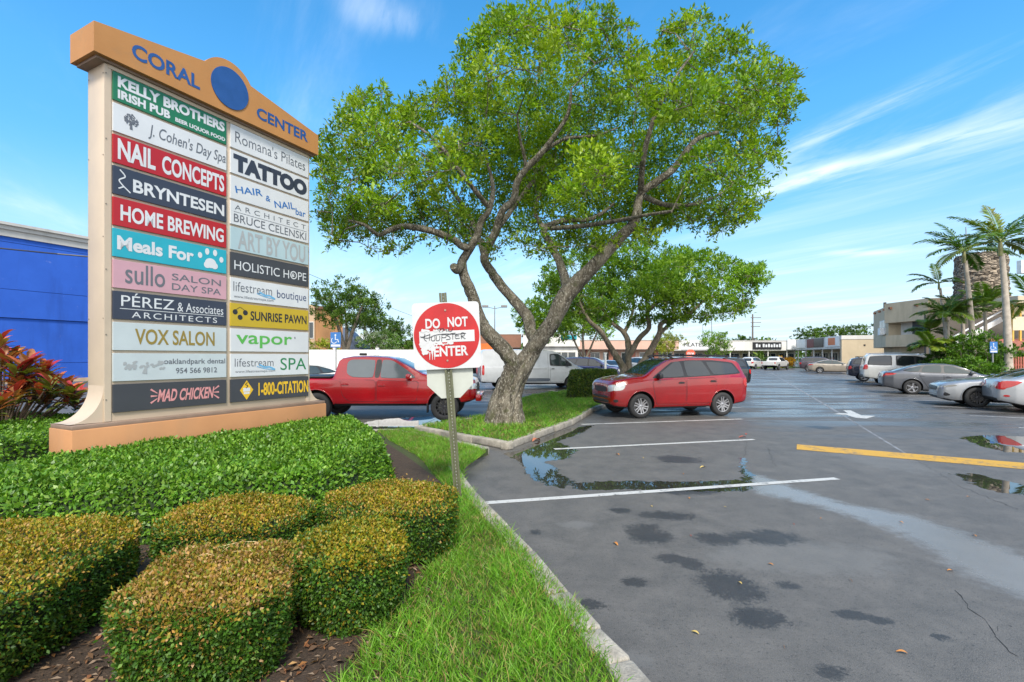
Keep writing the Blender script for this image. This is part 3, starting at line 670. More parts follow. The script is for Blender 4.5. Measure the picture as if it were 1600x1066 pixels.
def bark(name, c1, c2, c3, sc=3.0):
    s = NT(name); n = s.noise(sc, 8, .68, None, .8, (1, 1, .45)); n2 = s.noise(sc*5, 6, .7, None, .3, (1, 1, .5)); n3 = s.noise(sc*.8, 5, .6)
    c = s.mix(s.rng(n, .38, .62), c1, c2); c = s.mix(s.rng(n2, .52, .66), c, c3); c = s.mix(s.math('MULTIPLY', s.rng(n3, .54, .66), .6), c, (.075, .085, .025))
    s.set(Base_Color=c, Roughness=.92); s.bump(s.math('ADD', s.math('MULTIPLY', n, 1.2), n2), 1.0, .07); return s.m
m_bark = bark('lichen_bark', (.055, .045, .03), (.23, .20, .15), (.50, .47, .39), 5.5); m_bark2 = bark('pale_bark', (.15, .12, .085), (.28, .23, .17), (.36, .32, .26))
# ---- clipped golden shrubs
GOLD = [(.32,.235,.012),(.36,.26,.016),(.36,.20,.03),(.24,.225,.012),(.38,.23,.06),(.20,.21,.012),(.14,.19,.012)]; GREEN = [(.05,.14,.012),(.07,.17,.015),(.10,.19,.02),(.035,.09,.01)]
def shrub(name, label, c, r, h, k, gold=.5, rz=0, group=None, zb=.1, expo=3.2, leaf=.0215, cat='shrub', top=GOLD, side=GREEN, material=None):
    root = thing(name, label, cat, (c[0], c[1], zb), rz, group)
    def surf(u, v):                                       # u azimuth, v 0..1 from the foot over the shoulder to the top centre
        v = np.asarray(v); ct, st = np.cos(u), np.sin(u); pr = (np.abs(ct)**expo + np.abs(st)**expo)**(-1/expo)
        rad = np.where(v < .5, .86 + .14*np.sin(np.minimum(v, .5)*math.pi), np.maximum(0, 1 - (np.maximum(v-.5, 0)*2)**1.0)); 
        sh = np.where(v < .5, 1, 1)
        z = np.where(v < .5, .06 + .80*v*2, .86 + .14*np.sin(np.minimum(1, (v-.5)*2*1.6)*math.pi/2))
        p = np.stack([ct*pr*rad*r[0], st*pr*rad*r[1], z*h], -1); return p
    nu, nv = 48, 22; U, Vv = np.meshgrid(np.linspace(0, 2*np.pi, nu, False), np.linspace(0, 1, nv)); pts = surf(U.ravel(), Vv.ravel())
    pts += .035*vnoise(pts, 6, c[0])[:, None]*unit(pts - np.array([0, 0, h*.5])); inner = pts*np.array([.94, .94, .955])
    mb = MB(); mb.add(inner.tolist(), [(j*nu+i, j*nu+(i+1) % nu, (j+1)*nu+(i+1) % nu, (j+1)*nu+i) for j in range(nv-1) for i in range(nu)])
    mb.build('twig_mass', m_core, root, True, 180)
    # uniform by area: reject on the two zones
    at, as_ = math.pi*r[0]*r[1]*1.15, 2*math.pi*math.sqrt((r[0]**2+r[1]**2)/2)*h*.9
    kt = int(k*at/(at+as_)); u = rng.uniform(0, 2*np.pi, k); v = np.where(np.arange(k) < kt, .5 + .5*(1 - np.sqrt(rng.uniform(0, 1, k))), rng.uniform(0, .52, k))
    p = surf(u, v); e = 1e-3; du = surf(u+e, v) - p; dv = surf(u, np.minimum(v+e, 1)) - surf(u, np.minimum(v+e, 1)-e)
    nn = unit(np.cross(du, dv)); nn = np.where((nn*(p - [0, 0, h*.4])).sum(1, keepdims=True) < 0, -nn, nn)
    p = p + (.03*vnoise(p, 6, c[0]) + .018*vnoise(p, 15, c[1]))[:, None]*unit(p - np.array([0, 0, h*.5])) + nn*(rng.normal(0, .010, (k, 1)) + np.where(rng.uniform(0, 1, (k, 1)) < .05, rng.exponential(.016, (k, 1)), 0)) - nn*.006
    d = unit(nn*.55 + rdir(k)*.75 + [0, 0, .25]); n2 = unit(nn + rdir(k)*.7)
    l = rng.uniform(.75, 1.3, k)*leaf; co = leaves(p, d, n2, l, l*.55)
    patch = vnoise(p, 3.5, 3)*.5 + vnoise(p, 11, 5)*.3
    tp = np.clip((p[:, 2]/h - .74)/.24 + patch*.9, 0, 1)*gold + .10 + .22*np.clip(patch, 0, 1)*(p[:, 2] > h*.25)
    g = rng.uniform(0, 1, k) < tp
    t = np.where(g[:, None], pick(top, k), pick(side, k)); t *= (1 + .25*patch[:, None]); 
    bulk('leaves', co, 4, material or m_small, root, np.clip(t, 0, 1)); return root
GS = 'clipped golden shrubs in front of the hedge'
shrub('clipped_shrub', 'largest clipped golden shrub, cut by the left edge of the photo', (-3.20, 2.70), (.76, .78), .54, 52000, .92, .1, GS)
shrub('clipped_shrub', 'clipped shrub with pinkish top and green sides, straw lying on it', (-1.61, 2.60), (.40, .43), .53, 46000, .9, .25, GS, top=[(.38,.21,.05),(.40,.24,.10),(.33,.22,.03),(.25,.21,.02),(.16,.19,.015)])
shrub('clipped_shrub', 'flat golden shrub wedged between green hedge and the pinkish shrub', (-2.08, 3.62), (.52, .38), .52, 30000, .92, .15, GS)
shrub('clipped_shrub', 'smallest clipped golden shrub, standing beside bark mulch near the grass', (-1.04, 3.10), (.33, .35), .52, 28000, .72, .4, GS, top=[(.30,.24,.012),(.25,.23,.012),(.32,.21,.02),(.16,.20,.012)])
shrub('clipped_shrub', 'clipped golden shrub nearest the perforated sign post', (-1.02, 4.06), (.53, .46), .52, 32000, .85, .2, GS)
# straw clippings on the pinkish shrub
m_straw = K('straw', (.55, .45, .22), .8)
mb = MB()
for a in ((-1.72, 2.80, .4, .2), (-1.66, 2.70, 1.5, .13), (-1.6, 2.74, -.3, .2), (-1.78, 2.66, .1, .12)):
    p = Vector((a[0], a[1], .635)); q = p + Vector((math.cos(a[2]), math.sin(a[2]), 0))*a[3]; mb.tube([p, (p+q)/2 + Vector((.01, .012, .014)), q + Vector((0, 0, .004))], .0022, 5)
tag(mb.build('straw_clippings', m_straw), kind='stuff')
# ---- broad hedge round the foot of the sign
HG = [(.08,.20,.012),(.11,.25,.018),(.15,.30,.025),(.06,.15,.012),(.19,.33,.035)]
def hedge(name, label, poly, h, k, leaf=.062, zb=.1, cols=HG, lowdark=True, m=None, edge=.28, cat='hedge'):
    root = thing(name, label, cat, (float(np.mean([q[0] for q in poly])), float(np.mean([q[1] for q in poly])), zb)); off = np.array(root.location)
    P = np.array(poly); lo, hi = P.min(0), P.max(0)
    def hz(xy):
        sd_ = poly_sd(xy, poly); p3 = np.c_[xy, np.zeros(len(xy))]
        return (h + .03*vnoise(p3, 3.1, 2) + .018*vnoise(p3, 9, 4)) * np.where(sd_ > 0, (1 - (1 - np.clip(sd_/edge, 0, 1))**3.0), 0), sd_
    step = .07; gx_, gy_ = np.arange(lo[0], hi[0]+step, step), np.arange(lo[1], hi[1]+step, step); GX, GY = np.meshgrid(gx_, gy_); xy = np.stack([GX.ravel(), GY.ravel()], 1)
    z, sd_ = hz(xy); vs = np.c_[xy, np.maximum(z - .05, 0)] - [off[0], off[1], 0]; nxx = len(gx_)
    f = [(i, i+1, i+1+nxx, i+nxx) for j in range(len(gy_)-1) for i in range(j*nxx, j*nxx+nxx-1) if max(sd_[i], sd_[i+1], sd_[i+nxx], sd_[i+nxx+1]) > 0]
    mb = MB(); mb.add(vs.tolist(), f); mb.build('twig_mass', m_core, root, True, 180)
    q = rng.uniform(lo, hi, (k*4, 2)); sdq = poly_sd(q, poly); q = q[sdq > .0][:k]; kk = len(q); z, sq = hz(q); e = .01
    zx, _ = hz(q + [e, 0]); zy, _ = hz(q + [0, e]); nn = unit(np.stack([-(zx-z)/e, -(zy-z)/e, np.ones(kk)], 1))
    # extra leaves down the flanks
    fl = sq < edge*.8; rep = np.repeat(np.arange(kk)[fl], 6); q2 = q[rep] + rng.normal(0, .02, (len(rep), 2)); z2 = z[rep]*rng.uniform(.04, 1, len(rep)); n2 = nn[rep]
    p = np.concatenate([np.c_[q, z], np.c_[q2, z2]]); nn = np.concatenate([nn, n2]); kk = len(p)
    p = p + nn*rng.normal(-.012, .02, (kk, 1)) - [off[0], off[1], 0]
    d = unit(nn*.45 + rdir(kk)*.9 + [0, 0, .35]); nf = unit(nn*1.2 + rdir(kk)*.6); l = rng.uniform(.7, 1.25, kk)*leaf
    co = leaves(p, d, nf, l, l*.52, .22); t = pick(cols, kk) * (1 + .22*vnoise(p, 5, 8)[:, None])
    bulk('leaves', co, 4, m or m_gloss, root, np.clip(t, 0, 1)); return root
hedge('clipped_hedge', 'broad low green hedge wrapping the front of the monument sign', [(-5.3, 3.3), (-4.3, 3.75), (-3.4, 4.12), (-2.5, 4.35), (-1.95, 4.6), (-1.62, 5.3), (-1.62, 6.4), (-1.95, 7.4), (-2.5, 8.4), (-3.1, 9.6), (-3.5, 9.3), (-5.25, 5.85), (-5.5, 5.4), (-6.8, 4.2)], .50, 62000, .05)
hedge('clipped_hedge', 'green hedge beyond the left end of the monument sign', [(-6.6, 5.0), (-5.9, 5.55), (-5.95, 6.3), (-6.6, 7.2), (-7.6, 8.8), (-10.5, 8.6), (-9.2, 5.9)], .62, 28000, .05)
hedge('clipped_hedge', 'boxy clipped hedge on the island beside the red car', [(2.15, 18.6), (4.15, 19.3), (4.6, 20.6), (2.5, 19.9)], 1.08, 16000, .07, .1, [(.06,.13,.012),(.10,.16,.015),(.16,.18,.02),(.04,.09,.01)], edge=.16)
# ---- grass
LAWN = [(.10,.26,.012),(.13,.32,.018),(.17,.36,.025),(.08,.20,.012),(.22,.34,.05)]
def grass(name, label_poly, holes, n, lmin, lmax, w, z=.115, box=None, cols=LAWN):
    P = np.array(label_poly); lo, hi = (P.min(0), P.max(0)) if box is None else (np.array(box[0]), np.array(box[1]))
    q = rng.uniform(lo, hi, (n*8, 2)); m = poly_sd(q, label_poly) > .0
    for hpoly in holes: m &= poly_sd(q, hpoly) < -.01 + .05*vnoise(np.c_[q, q[:, :1]], 7, 1)
    bare = vnoise(np.c_[q, q[:, :1]*0], 2.6, 6) + .5*vnoise(np.c_[q, q[:, :1]*0], 8, 2)
    m &= rng.uniform(-1.9, 1.2, len(q)) > -bare - .9
    q = q[m][:n]; k = len(q); p = np.c_[q, np.full(k, z)]
    tuft = vnoise(np.c_[q, q[:, :1]], 4.3, 9)
    d = unit(rdir(k, 0)*np.array([1, 1, .5]) + [0, 0, .75] + .35*np.c_[vnoise(p, 2, 3), vnoise(p, 2.3, 7), np.zeros(k)]); l = rng.uniform(lmin, lmax, k)*(1 + .45*tuft); s = unit(np.cross(d, rdir(k)))*w*rng.uniform(.7, 1.3, (k, 1))
    bend = rdir(k, -.2)*np.array([1, 1, .3]); mid = p + d*(l*.6)[:, None]; tip = p + d*l[:, None] + bend*(l*.30)[:, None]
    c1 = np.stack([p - s, p + s, mid + s*.8, mid - s*.8], 1); c2 = np.stack([mid - s*.8, mid + s*.8, tip + s*.1, tip - s*.1], 1)
    t = pick(cols, k)*(1 + .22*tuft[:, None]); dry = rng.uniform(0, 1, k) < .10 + .10*(tuft < -.25); t[dry] = pick([(.36,.28,.10),(.30,.22,.09)], dry.sum())
    return tag(bulk(name, np.concatenate([c1, c2]), 4, m_grass, None, np.clip(np.concatenate([t, t]), 0, 1)), kind='stuff')
strip_poly = gp([(520,1100),(590,985),(640,930),(680,880),(700,840),(712,800),(700,770),(655,716),(612,692),(590,675),(640,672),(760,708),(726,734),(722,760),(746,786),(802,846),(834,882),(890,942),(940,1012),(985,1090)], .1)
grass('grass', strip_poly, [], 42000, .04, .105, .0026, box=((-3, 2.2), (1.2, 10.8)))
grass('grass', shrink(tree_island, .15), [], 52000, .06, .12, .006)
# a scatter of blades leaning over the kerb
# ---- litter in the bed
def litter(name, poly, k, cols, lmin, lmax, z, avoid=None, m=None):
    P = np.array(poly); q = rng.uniform(P.min(0), P.max(0), (k*6, 2)); q = q[poly_sd(q, poly) > 0][:k]; k = len(q)
    p = np.c_[q, z + rng.uniform(.002, .014, k)]; d = unit(rdir(k)*[1, 1, .25]); n = unit(rdir(k, 0) + [0, 0, 1.5]); l = rng.uniform(lmin, lmax, k)
    return tag(bulk(name, leaves(p, d, n, l, l*rng.uniform(.15, .55, k), .3), 4, m or m_dry, None, pick(cols, k, None, .3)), kind='stuff')
bedv = [(-3.2, 1.9), (-.75, 2.0), (-.55, 2.9), (-.38, 3.9), (-.5, 5.0), (-1.3, 6.2), (-1.9, 7.2), (-3.2, 4.0)]
litter('bark_litter', bedv, 9000, [(.13,.075,.04),(.09,.055,.035),(.19,.12,.07),(.06,.04,.03),(.23,.15,.10),(.30,.22,.16)], .012, .06, .121)
litter('leaf_litter', bedv, 900, [(.34,.15,.05),(.28,.12,.05),(.40,.24,.10),(.22,.10,.05)], .025, .06, .128)
litter('root_litter', [(-1.3, 10.7), (-.1, 9.6), (.9, 11.2), (.3, 12.6), (-1.2, 12.4)], 700, [(.2,.11,.06),(.28,.16,.08),(.14,.09,.05)], .03, .09, .13)
# fallen leaves on the asphalt, each one a thing
LP = [(962,851,.07,0),(1079,838,.03,1),(1204,883,.045,0),(1329,908,.06,2),(1240,820,.03,1),(1408,817,.045,0),(1523,838,.045,0),(1449,782,.045,0),(1485,893,.05,0),(1409,1021,.055,0),(1086,990,.05,3),(1077,779,.05,0),(1133,793,.03,3),(1225,1012,.04,2),(1156,912,.04,3),
      (965,711,.09,0),(1005,716,.05,3),(1068,741,.05,0),(1098,731,.10,3),(1160,684,.16,1),(1166,679,.12,1),(838,689,.26,4),(845,676,.2,3),(1513,777,.04,0),(1283,811,.03,0),(1018,792,.04,3)]
lc = [(.40,.17,.04), (.30,.07,.04), (.16,.09,.05), (.45,.33,.10), (.36,.13,.07)]
lab = ['orange dead leaf', 'reddish dead leaf', 'brown twig-like dead leaf', 'yellowed dead leaf', 'russet palm husk']
for x, y, l, ci in LP:
    p = G(x, y); a = random.uniform(0, 6.28); mb = MB(); nseg = 5; vs = []
    for i in range(nseg+1):
        t = i/nseg; w = l*(.42 if ci != 2 else .12)*math.sin(math.pi*min(.96, t*.9+.06))**.8/2; zc = .006 + .10*l*(1-(2*t-1)**2) + .03*l*math.sin(5*t)
        for sx in (-1, 0, 1): vs.append(((t-.5)*l, sx*w, zc + abs(sx)*w*.5))
    mb.add(vs, [(i*3+j, i*3+j+1, i*3+j+4, i*3+j+3) for i in range(nseg) for j in range(2)])
    o = mb.build('fallen_leaf', K('fallen_leaf_%d' % ci, lc[ci], .7, var=.3, scale=40), None, True); o.location = p; o.rotation_euler = (0, 0, a)
    tag(o, lab[ci] + ' lying on the wet parking lot asphalt', 'leaf', 'fallen leaves on the asphalt')
# ---- the red-leaved plant beside the sign
def ti_plant(loc, n, spread, hgt):
    root = thing('red_leaf_plant', 'bushy plant with red, bronze and green leaves left of the sign', 'plant', loc)
    st = MB(); P_, D_, N_, L_, T_ = [], [], [], [], []
    for i in range(n):
        a = random.uniform(0, 6.28); r = math.sqrt(random.random())*spread; h = hgt*(1 - .45*(r/spread)**2)*random.uniform(.62, 1.02)
        tip = Vector((math.cos(a)*r, math.sin(a)*r, h)); st.tube([(tip.x*.15, tip.y*.15, 0), (tip.x*.45, tip.y*.45, h*.5), tip], [.018, .014, .009], 6)
        red = random.random()
        for j in range(15):
            b = random.uniform(0, 6.28); up = .15 + 1.5*j/15
            d = Vector((math.cos(b), math.sin(b), up)).normalized(); P_.append(tip - Vector((0, 0, .22*(1-j/15)))); D_.append(d); N_.append(Vector((-d.x*d.z, -d.y*d.z, 1))); L_.append(random.uniform(.20, .36))
            if j > 10: c = random.choice([(.44,.045,.04), (.48,.13,.05), (.34,.025,.04), (.42,.17,.07)])
            elif j > 4: c = random.choice([(.42,.13,.045), (.46,.19,.05), (.28,.13,.06), (.30,.21,.05), (.38,.07,.04)]) if red < .8 else (.16,.17,.03)
            else: c = random.choice([(.11,.12,.02), (.17,.10,.03), (.12,.045,.03), (.08,.11,.02)])
            T_.append(c)
    st.build('stems', m_twig, root, True)
    p, d, n_, l = map(lambda q: np.array([tuple(v) if not isinstance(v, float) else v for v in q]), (P_, D_, N_, L_)); T = np.clip(np.array(T_)*rng.uniform(.75, 1.25, (len(T_), 1)), 0, 1)
    d = unit(d); s = unit(np.cross(d, n_)); nn = np.cross(s, d); w = l*.32; out = []
    secs = [(0, .12, 0), (.3, .85, .01), (.6, 1, -.02), (.85, .6, -.10), (1, .05, -.2)]
    for (a, wa, da), (b, wb, db) in zip(secs, secs[1:]):
        pa, pb_ = p + d*(l*a)[:, None] + nn*(l*da)[:, None], p + d*(l*b)[:, None] + nn*(l*db)[:, None]; sa_, sb = s*(w*wa/2)[:, None], s*(w*wb/2)[:, None]; ca_, cb = nn*(w*wa*.18)[:, None], nn*(w*wb*.18)[:, None]
        out += [np.stack([pa, pb_, pb_ + sb + cb, pa + sa_ + ca_], 1), np.stack([pa, pa - sa_ + ca_, pb_ - sb + cb, pb_], 1)]
    bulk('leaves', np.concatenate(out), 4, m_gloss, root, np.concatenate([T]*8)); return root
ti_plant((-8.15, 7.6, .1), 62, 1.02, 1.95)
# ---- trees
def tree(name, label, base, limbs, clumps, nleaf, leaf, cols, bk=None, group=None, twigs=True, up=.35, lm=None, cat='tree', asp=.42):
    """limbs: [(points, radii)] world; clumps: [(centre, radius, weight)] world"""
    base = Vector(base); root = thing(name, label, cat, base, 0, group); tb = MB(); nodes = []
    for pts, rad in limbs:
        pts = [Vector(p) - base for p in pts]
        q = spline([tuple(p) + (r,) for p, r in zip(pts, rad)], 5) if len(pts) > 2 else [tuple(p) + (r,) for p, r in zip(pts, rad)]
        q = [Vector(p) for p in q] if 0 else [(Vector(p[:3]), p[3]) for p in q]
        ps = [p + Vector((random.gauss(0, r*.05), random.gauss(0, r*.05), 0)) for p, r in q]; rs = [max(.006, r*random.uniform(.96, 1.05)) for p, r in q]
        tb.tube(ps, rs, 16 if rs[0] > .1 else 7, lump=.10)
        nodes += [(p, r) for p, r in zip(ps, rs)]
    cl = [(Vector(c) - base, r, w) for c, r, w in clumps]
    if twigs:
        na = np.array([tuple(p) for p, r in nodes if p.z > 1.2] or [tuple(p) for p, r in nodes])
        dl = [float(np.min(np.linalg.norm(na - np.array(c), axis=1))) for c, r, w in cl]
        for ci in np.argsort(dl):                    # branches grow outwards, each from the nearest wood there is
            c, r, w = cl[ci]; j = int(np.argmin(((na - np.array(c))**2 * [1, 1, .7]).sum(1) + (na[:, 2] > c.z + .3)*1.0)); a = Vector(na[j]); m = a.lerp(c, .5) + Vector((random.gauss(0, .1), random.gauss(0, .1), .08*(c-a).length))*1.0
            L = (c - a).length; tb.tube([a, m, c], [min(.03, .008 + .008*L), .008 + .003*L, .005], 5, cap=False); na = np.vstack([na, np.array(m)[None], np.array(c)[None]])
            for k in range(3):
                e = c + Vector(rdir(1)[0])*r*.85; tb.tube([c.lerp(m, .2), c.lerp(e, .5) + Vector((0, 0, .05)), e], [.006, .004, .0025], 4, cap=False)
    tb.build('trunk', bk or m_bark, root, True, 60)
    wt = np.array([w*r*r for c, r, w in cl]); cnt = np.maximum(4, (nleaf*wt/wt.sum()).astype(int)); P_, D_, T_ = [], [], []
    for (c, r, w), k in zip(cl, cnt):
        # sub-sprays on the clump's shell
        ns = max(3, int(k/16)); sd_ = rdir(ns, -.75); sp_ = np.array(c) + sd_*(r*rng.uniform(.55, 1.05, (ns, 1)))*[1, 1, .72]
        i = rng.integers(0, ns, k); sray = sp_[i] + rng.normal(0, .035 + r*.06, (k, 3)); P_.append(sray)
        D_.append(unit(sd_[i]*.7 + rdir(k)*.85 + [0, 0, up])); base_t = np.array(cols[rng.integers(0, len(cols))]); T_.append(np.clip((pick(cols, k)*.55 + base_t*.45)*rng.uniform(.72, 1.22), 0, 1))
    p, d, t = np.concatenate(P_), np.concatenate(D_), np.concatenate(T_); k = len(p); l = rng.uniform(.65, 1.25, k)*leaf
    bulk('crown', leaves(p, d, unit(rdir(k, -.2) + [0, 0, .8]), l, l*asp, .16, .08), 4, lm or m_leaf, root, t); return root
def in_poly(poly, n, edge_bias=0):
    P = np.array(poly, float); q = rng.uniform(P.min(0), P.max(0), (n*30, 2)); s = poly_sd(q, poly); m = s > 8; return q[m], s[m]
TG = [(.15,.28,.012),(.185,.32,.014),(.11,.22,.01),(.23,.36,.016),(.29,.37,.02),(.08,.17,.01)]
TY = 11.9
sil = [(497,300),(490,240),(512,195),(545,165),(572,142),(622,155),(662,160),(690,130),(700,95),(735,58),(762,22),(800,4),(860,12),(905,6),(945,14),(985,34),(992,70),(1025,78),(1050,30),(1100,18),(1145,38),(1165,78),(1210,84),(1236,105),(1249,140),(1240,185),(1216,225),(1206,275),(1194,330),(1165,355),(1120,375),(1085,345),
       (1040,372),(1005,392),(960,392),(915,408),(880,396),(842,408),(800,388),(760,402),(730,384),(690,388),(650,378),(615,402),(570,398),(535,372),(512,385),(495,352)]
def main_limbs():
    def L(pts, rad): return ([V(x, y, TY + dy) for x, y, dy in pts], [r*(.84 if r > .09 else .95) for r in rad])
    b = V(790, 652, TY)
    out = [L([(788,668,0),(786,640,0),(800,600,0),(822,562,0),(842,532,-.1),(862,505,-.2),(884,462,-.3),(912,432,-.5),(939,404,-.7),(968,372,-.8),(991,346,-1),(1001,304,-1),(1028,283,-1.2),(1054,262,-1.3),(1086,220,-1.2),(1122,207,-1)], [.31,.27,.25,.24,.24,.235,.25,.21,.18,.155,.13,.10,.09,.08,.06,.04]),
      L([(770,664,-.1),(776,635,-.1),(790,600,-.15),(800,570,-.2),(786,545,-.3),(764,522,-.4),(748,496,-.5),(738,462,-.6),(727,437,-.7),(722,410,-.7),(735,388,-.8),(744,371,-.9),(752,346,-1),(765,326,-1.1),(770,290,-1.2),(760,250,-1.4)], [.26,.25,.235,.23,.22,.21,.185,.165,.145,.125,.11,.10,.08,.07,.05,.03]),
      L([(735,388,-.8),(722,385,-.9),(707,374,-1),(674,361,-1.2),(633,354,-1.4),(608,360,-1.5),(591,367,-1.6),(570,352,-1.8),(545,345,-2)], [.09,.09,.085,.08,.07,.06,.05,.04,.03]),
      L([(722,412,-.7),(714,422,-.95),(708,416,-1.15)], [.12,.115,.10]),
      L([(842,535,-.1),(830,520,.1),(822,492,.3),(790,455,.4),(768,425,.5),(757,402,.5),(773,365,.4),(785,330,.3),(802,313,.2),(808,285,.1),(822,264,0),(843,243,-.2),(868,210,-.4),(888,177,-.6),(892,140,-.8)], [.2,.185,.17,.15,.14,.13,.12,.11,.105,.09,.085,.08,.06,.045,.03]),
      L([(822,264,0),(818,240,-.2),(812,215,-.4),(808,180,-.6)], [.05,.045,.035,.02]), L([(843,243,-.2),(880,218,-.1),(930,212,0),(965,200,.2)], [.05,.045,.035,.02]),
      L([(884,462,-.3),(884,440,.0),(872,405,.4),(858,378,.6),(851,358,.8),(880,345,1),(925,342,1.4),(960,318,1.8)], [.15,.14,.12,.10,.09,.075,.06,.04]),
      L([(851,358,.8),(836,330,1.4),(850,290,2),(880,240,2.4)], [.08,.065,.05,.03]),
      L([(860,357,.9),(900,354,.3),(939,349,-.3),(980,342,-1),(1010,336,-1.6),(1050,330,-2.2)], [.07,.065,.06,.05,.04,.03]),
      L([(1001,304,-1),(1040,320,-.5),(1090,318,.1),(1130,300,.8),(1165,270,1.2)], [.07,.06,.05,.035,.02]),
      L([(1001,304,-1),(1005,250,-1.6),(1020,190,-2),(1050,130,-2.2),(1085,80,-2)], [.08,.065,.05,.035,.02]),
      L([(757,402,.5),(735,340,1.4),(700,290,2.2),(660,240,2.6)], [.08,.07,.05,.03]), L([(773,365,.4),(820,300,1.8),(880,220,2.6),(960,130,2.6)], [.08,.07,.05,.03]),
      L([(765,326,-1.1),(720,270,-1.8),(680,220,-2.2),(640,190,-2.2)], [.06,.05,.035,.02])]
    ax = [V(788, 668, TY), V(787, 640, TY), V(797, 607, TY), V(815, 572, TY), V(838, 538, TY)]       # ropes of fused stems winding up the bole
    for a in range(11):
        an = a/11*6.28 + .3; tw = random.uniform(.5, 1.1); P = []; rr_ = []
        for k, c in enumerate(ax):
            e = Vector((math.cos(an + tw*k*.45), math.sin(an + tw*k*.45), 0)); rad_ = (.52, .33, .25, .21, .15)[k]*random.uniform(.92, 1.06); P.append(c + e*rad_ - Vector((0, 0, .12 if k == 0 else 0))); rr_.append((.13, .12, .10, .09, .07)[k]*random.uniform(.75, 1.2))
        out.append((P, rr_))
    return out
def seg_d(p, a, b):
    ab = b - a; t = max(0, min(1, float((p-a) @ ab)/max(1e-6, float(ab @ ab)))); return float(np.linalg.norm(p - a - ab*t))
def main_clumps():
    proj = lambda v: np.array((800 + v.x/v.y*FPX, HOR - (v.z - CAMH)/v.y*FPX))
    show = [[proj(p) for p in pts] for pts, rad in main_limbs()[:10]]
    q, s = in_poly(sil, 320); keep, ss_ = [], []
    for a, b in zip(q, s):
        if len(keep) >= 430: break
        keep.append(a); ss_.append(b)
    out = []
    for (px, py), b in zip(keep, ss_):
        r = random.uniform(.42, .78) * min(1, .55 + b/110)
        rp = r*FPX/TY
        if b < rp*.62: r = max(.22, b/.62*TY/FPX)
        dmax = min(3.6, .5 + b/34); t = random.choice((-1, 1))*dmax*(1 - .75*random.random()**2.2)
        if random.random() < .3: t = random.uniform(-dmax, dmax)
        if min(seg_d(np.array((px, py)), a_, b_) for l in show for a_, b_ in zip(l, l[1:])) < 13 + rp*.5: t = abs(t) + .9
        Yd = TY + t - .2; out.append((V(px, py, Yd), r*Yd/TY, 1.0))
    # fill the lip of the outline with small sprays
    for i in range(len(sil)):
        a, b = np.array(sil[i]), np.array(sil[(i+1) % len(sil)])
        for k in range(max(1, int(np.linalg.norm(b-a)/15))):
            t = random.random(); m = a + (b-a)*t; c = np.array((860, 210)); m = m + (c-m)/np.linalg.norm(c-m)*random.uniform(2, 22); Yd = TY + random.uniform(-1.4, 1.2); out.append((V(m[0], m[1], Yd), random.uniform(.18, .34), 1.1))
    return out
tree('spreading_tree', 'large spreading tree with mossy twisted trunk on the grass island', V(788, 668, TY)*1 - Vector((0, 0, V(788, 668, TY).z - .1)), main_limbs(), main_clumps(), 135000, .118, TG)
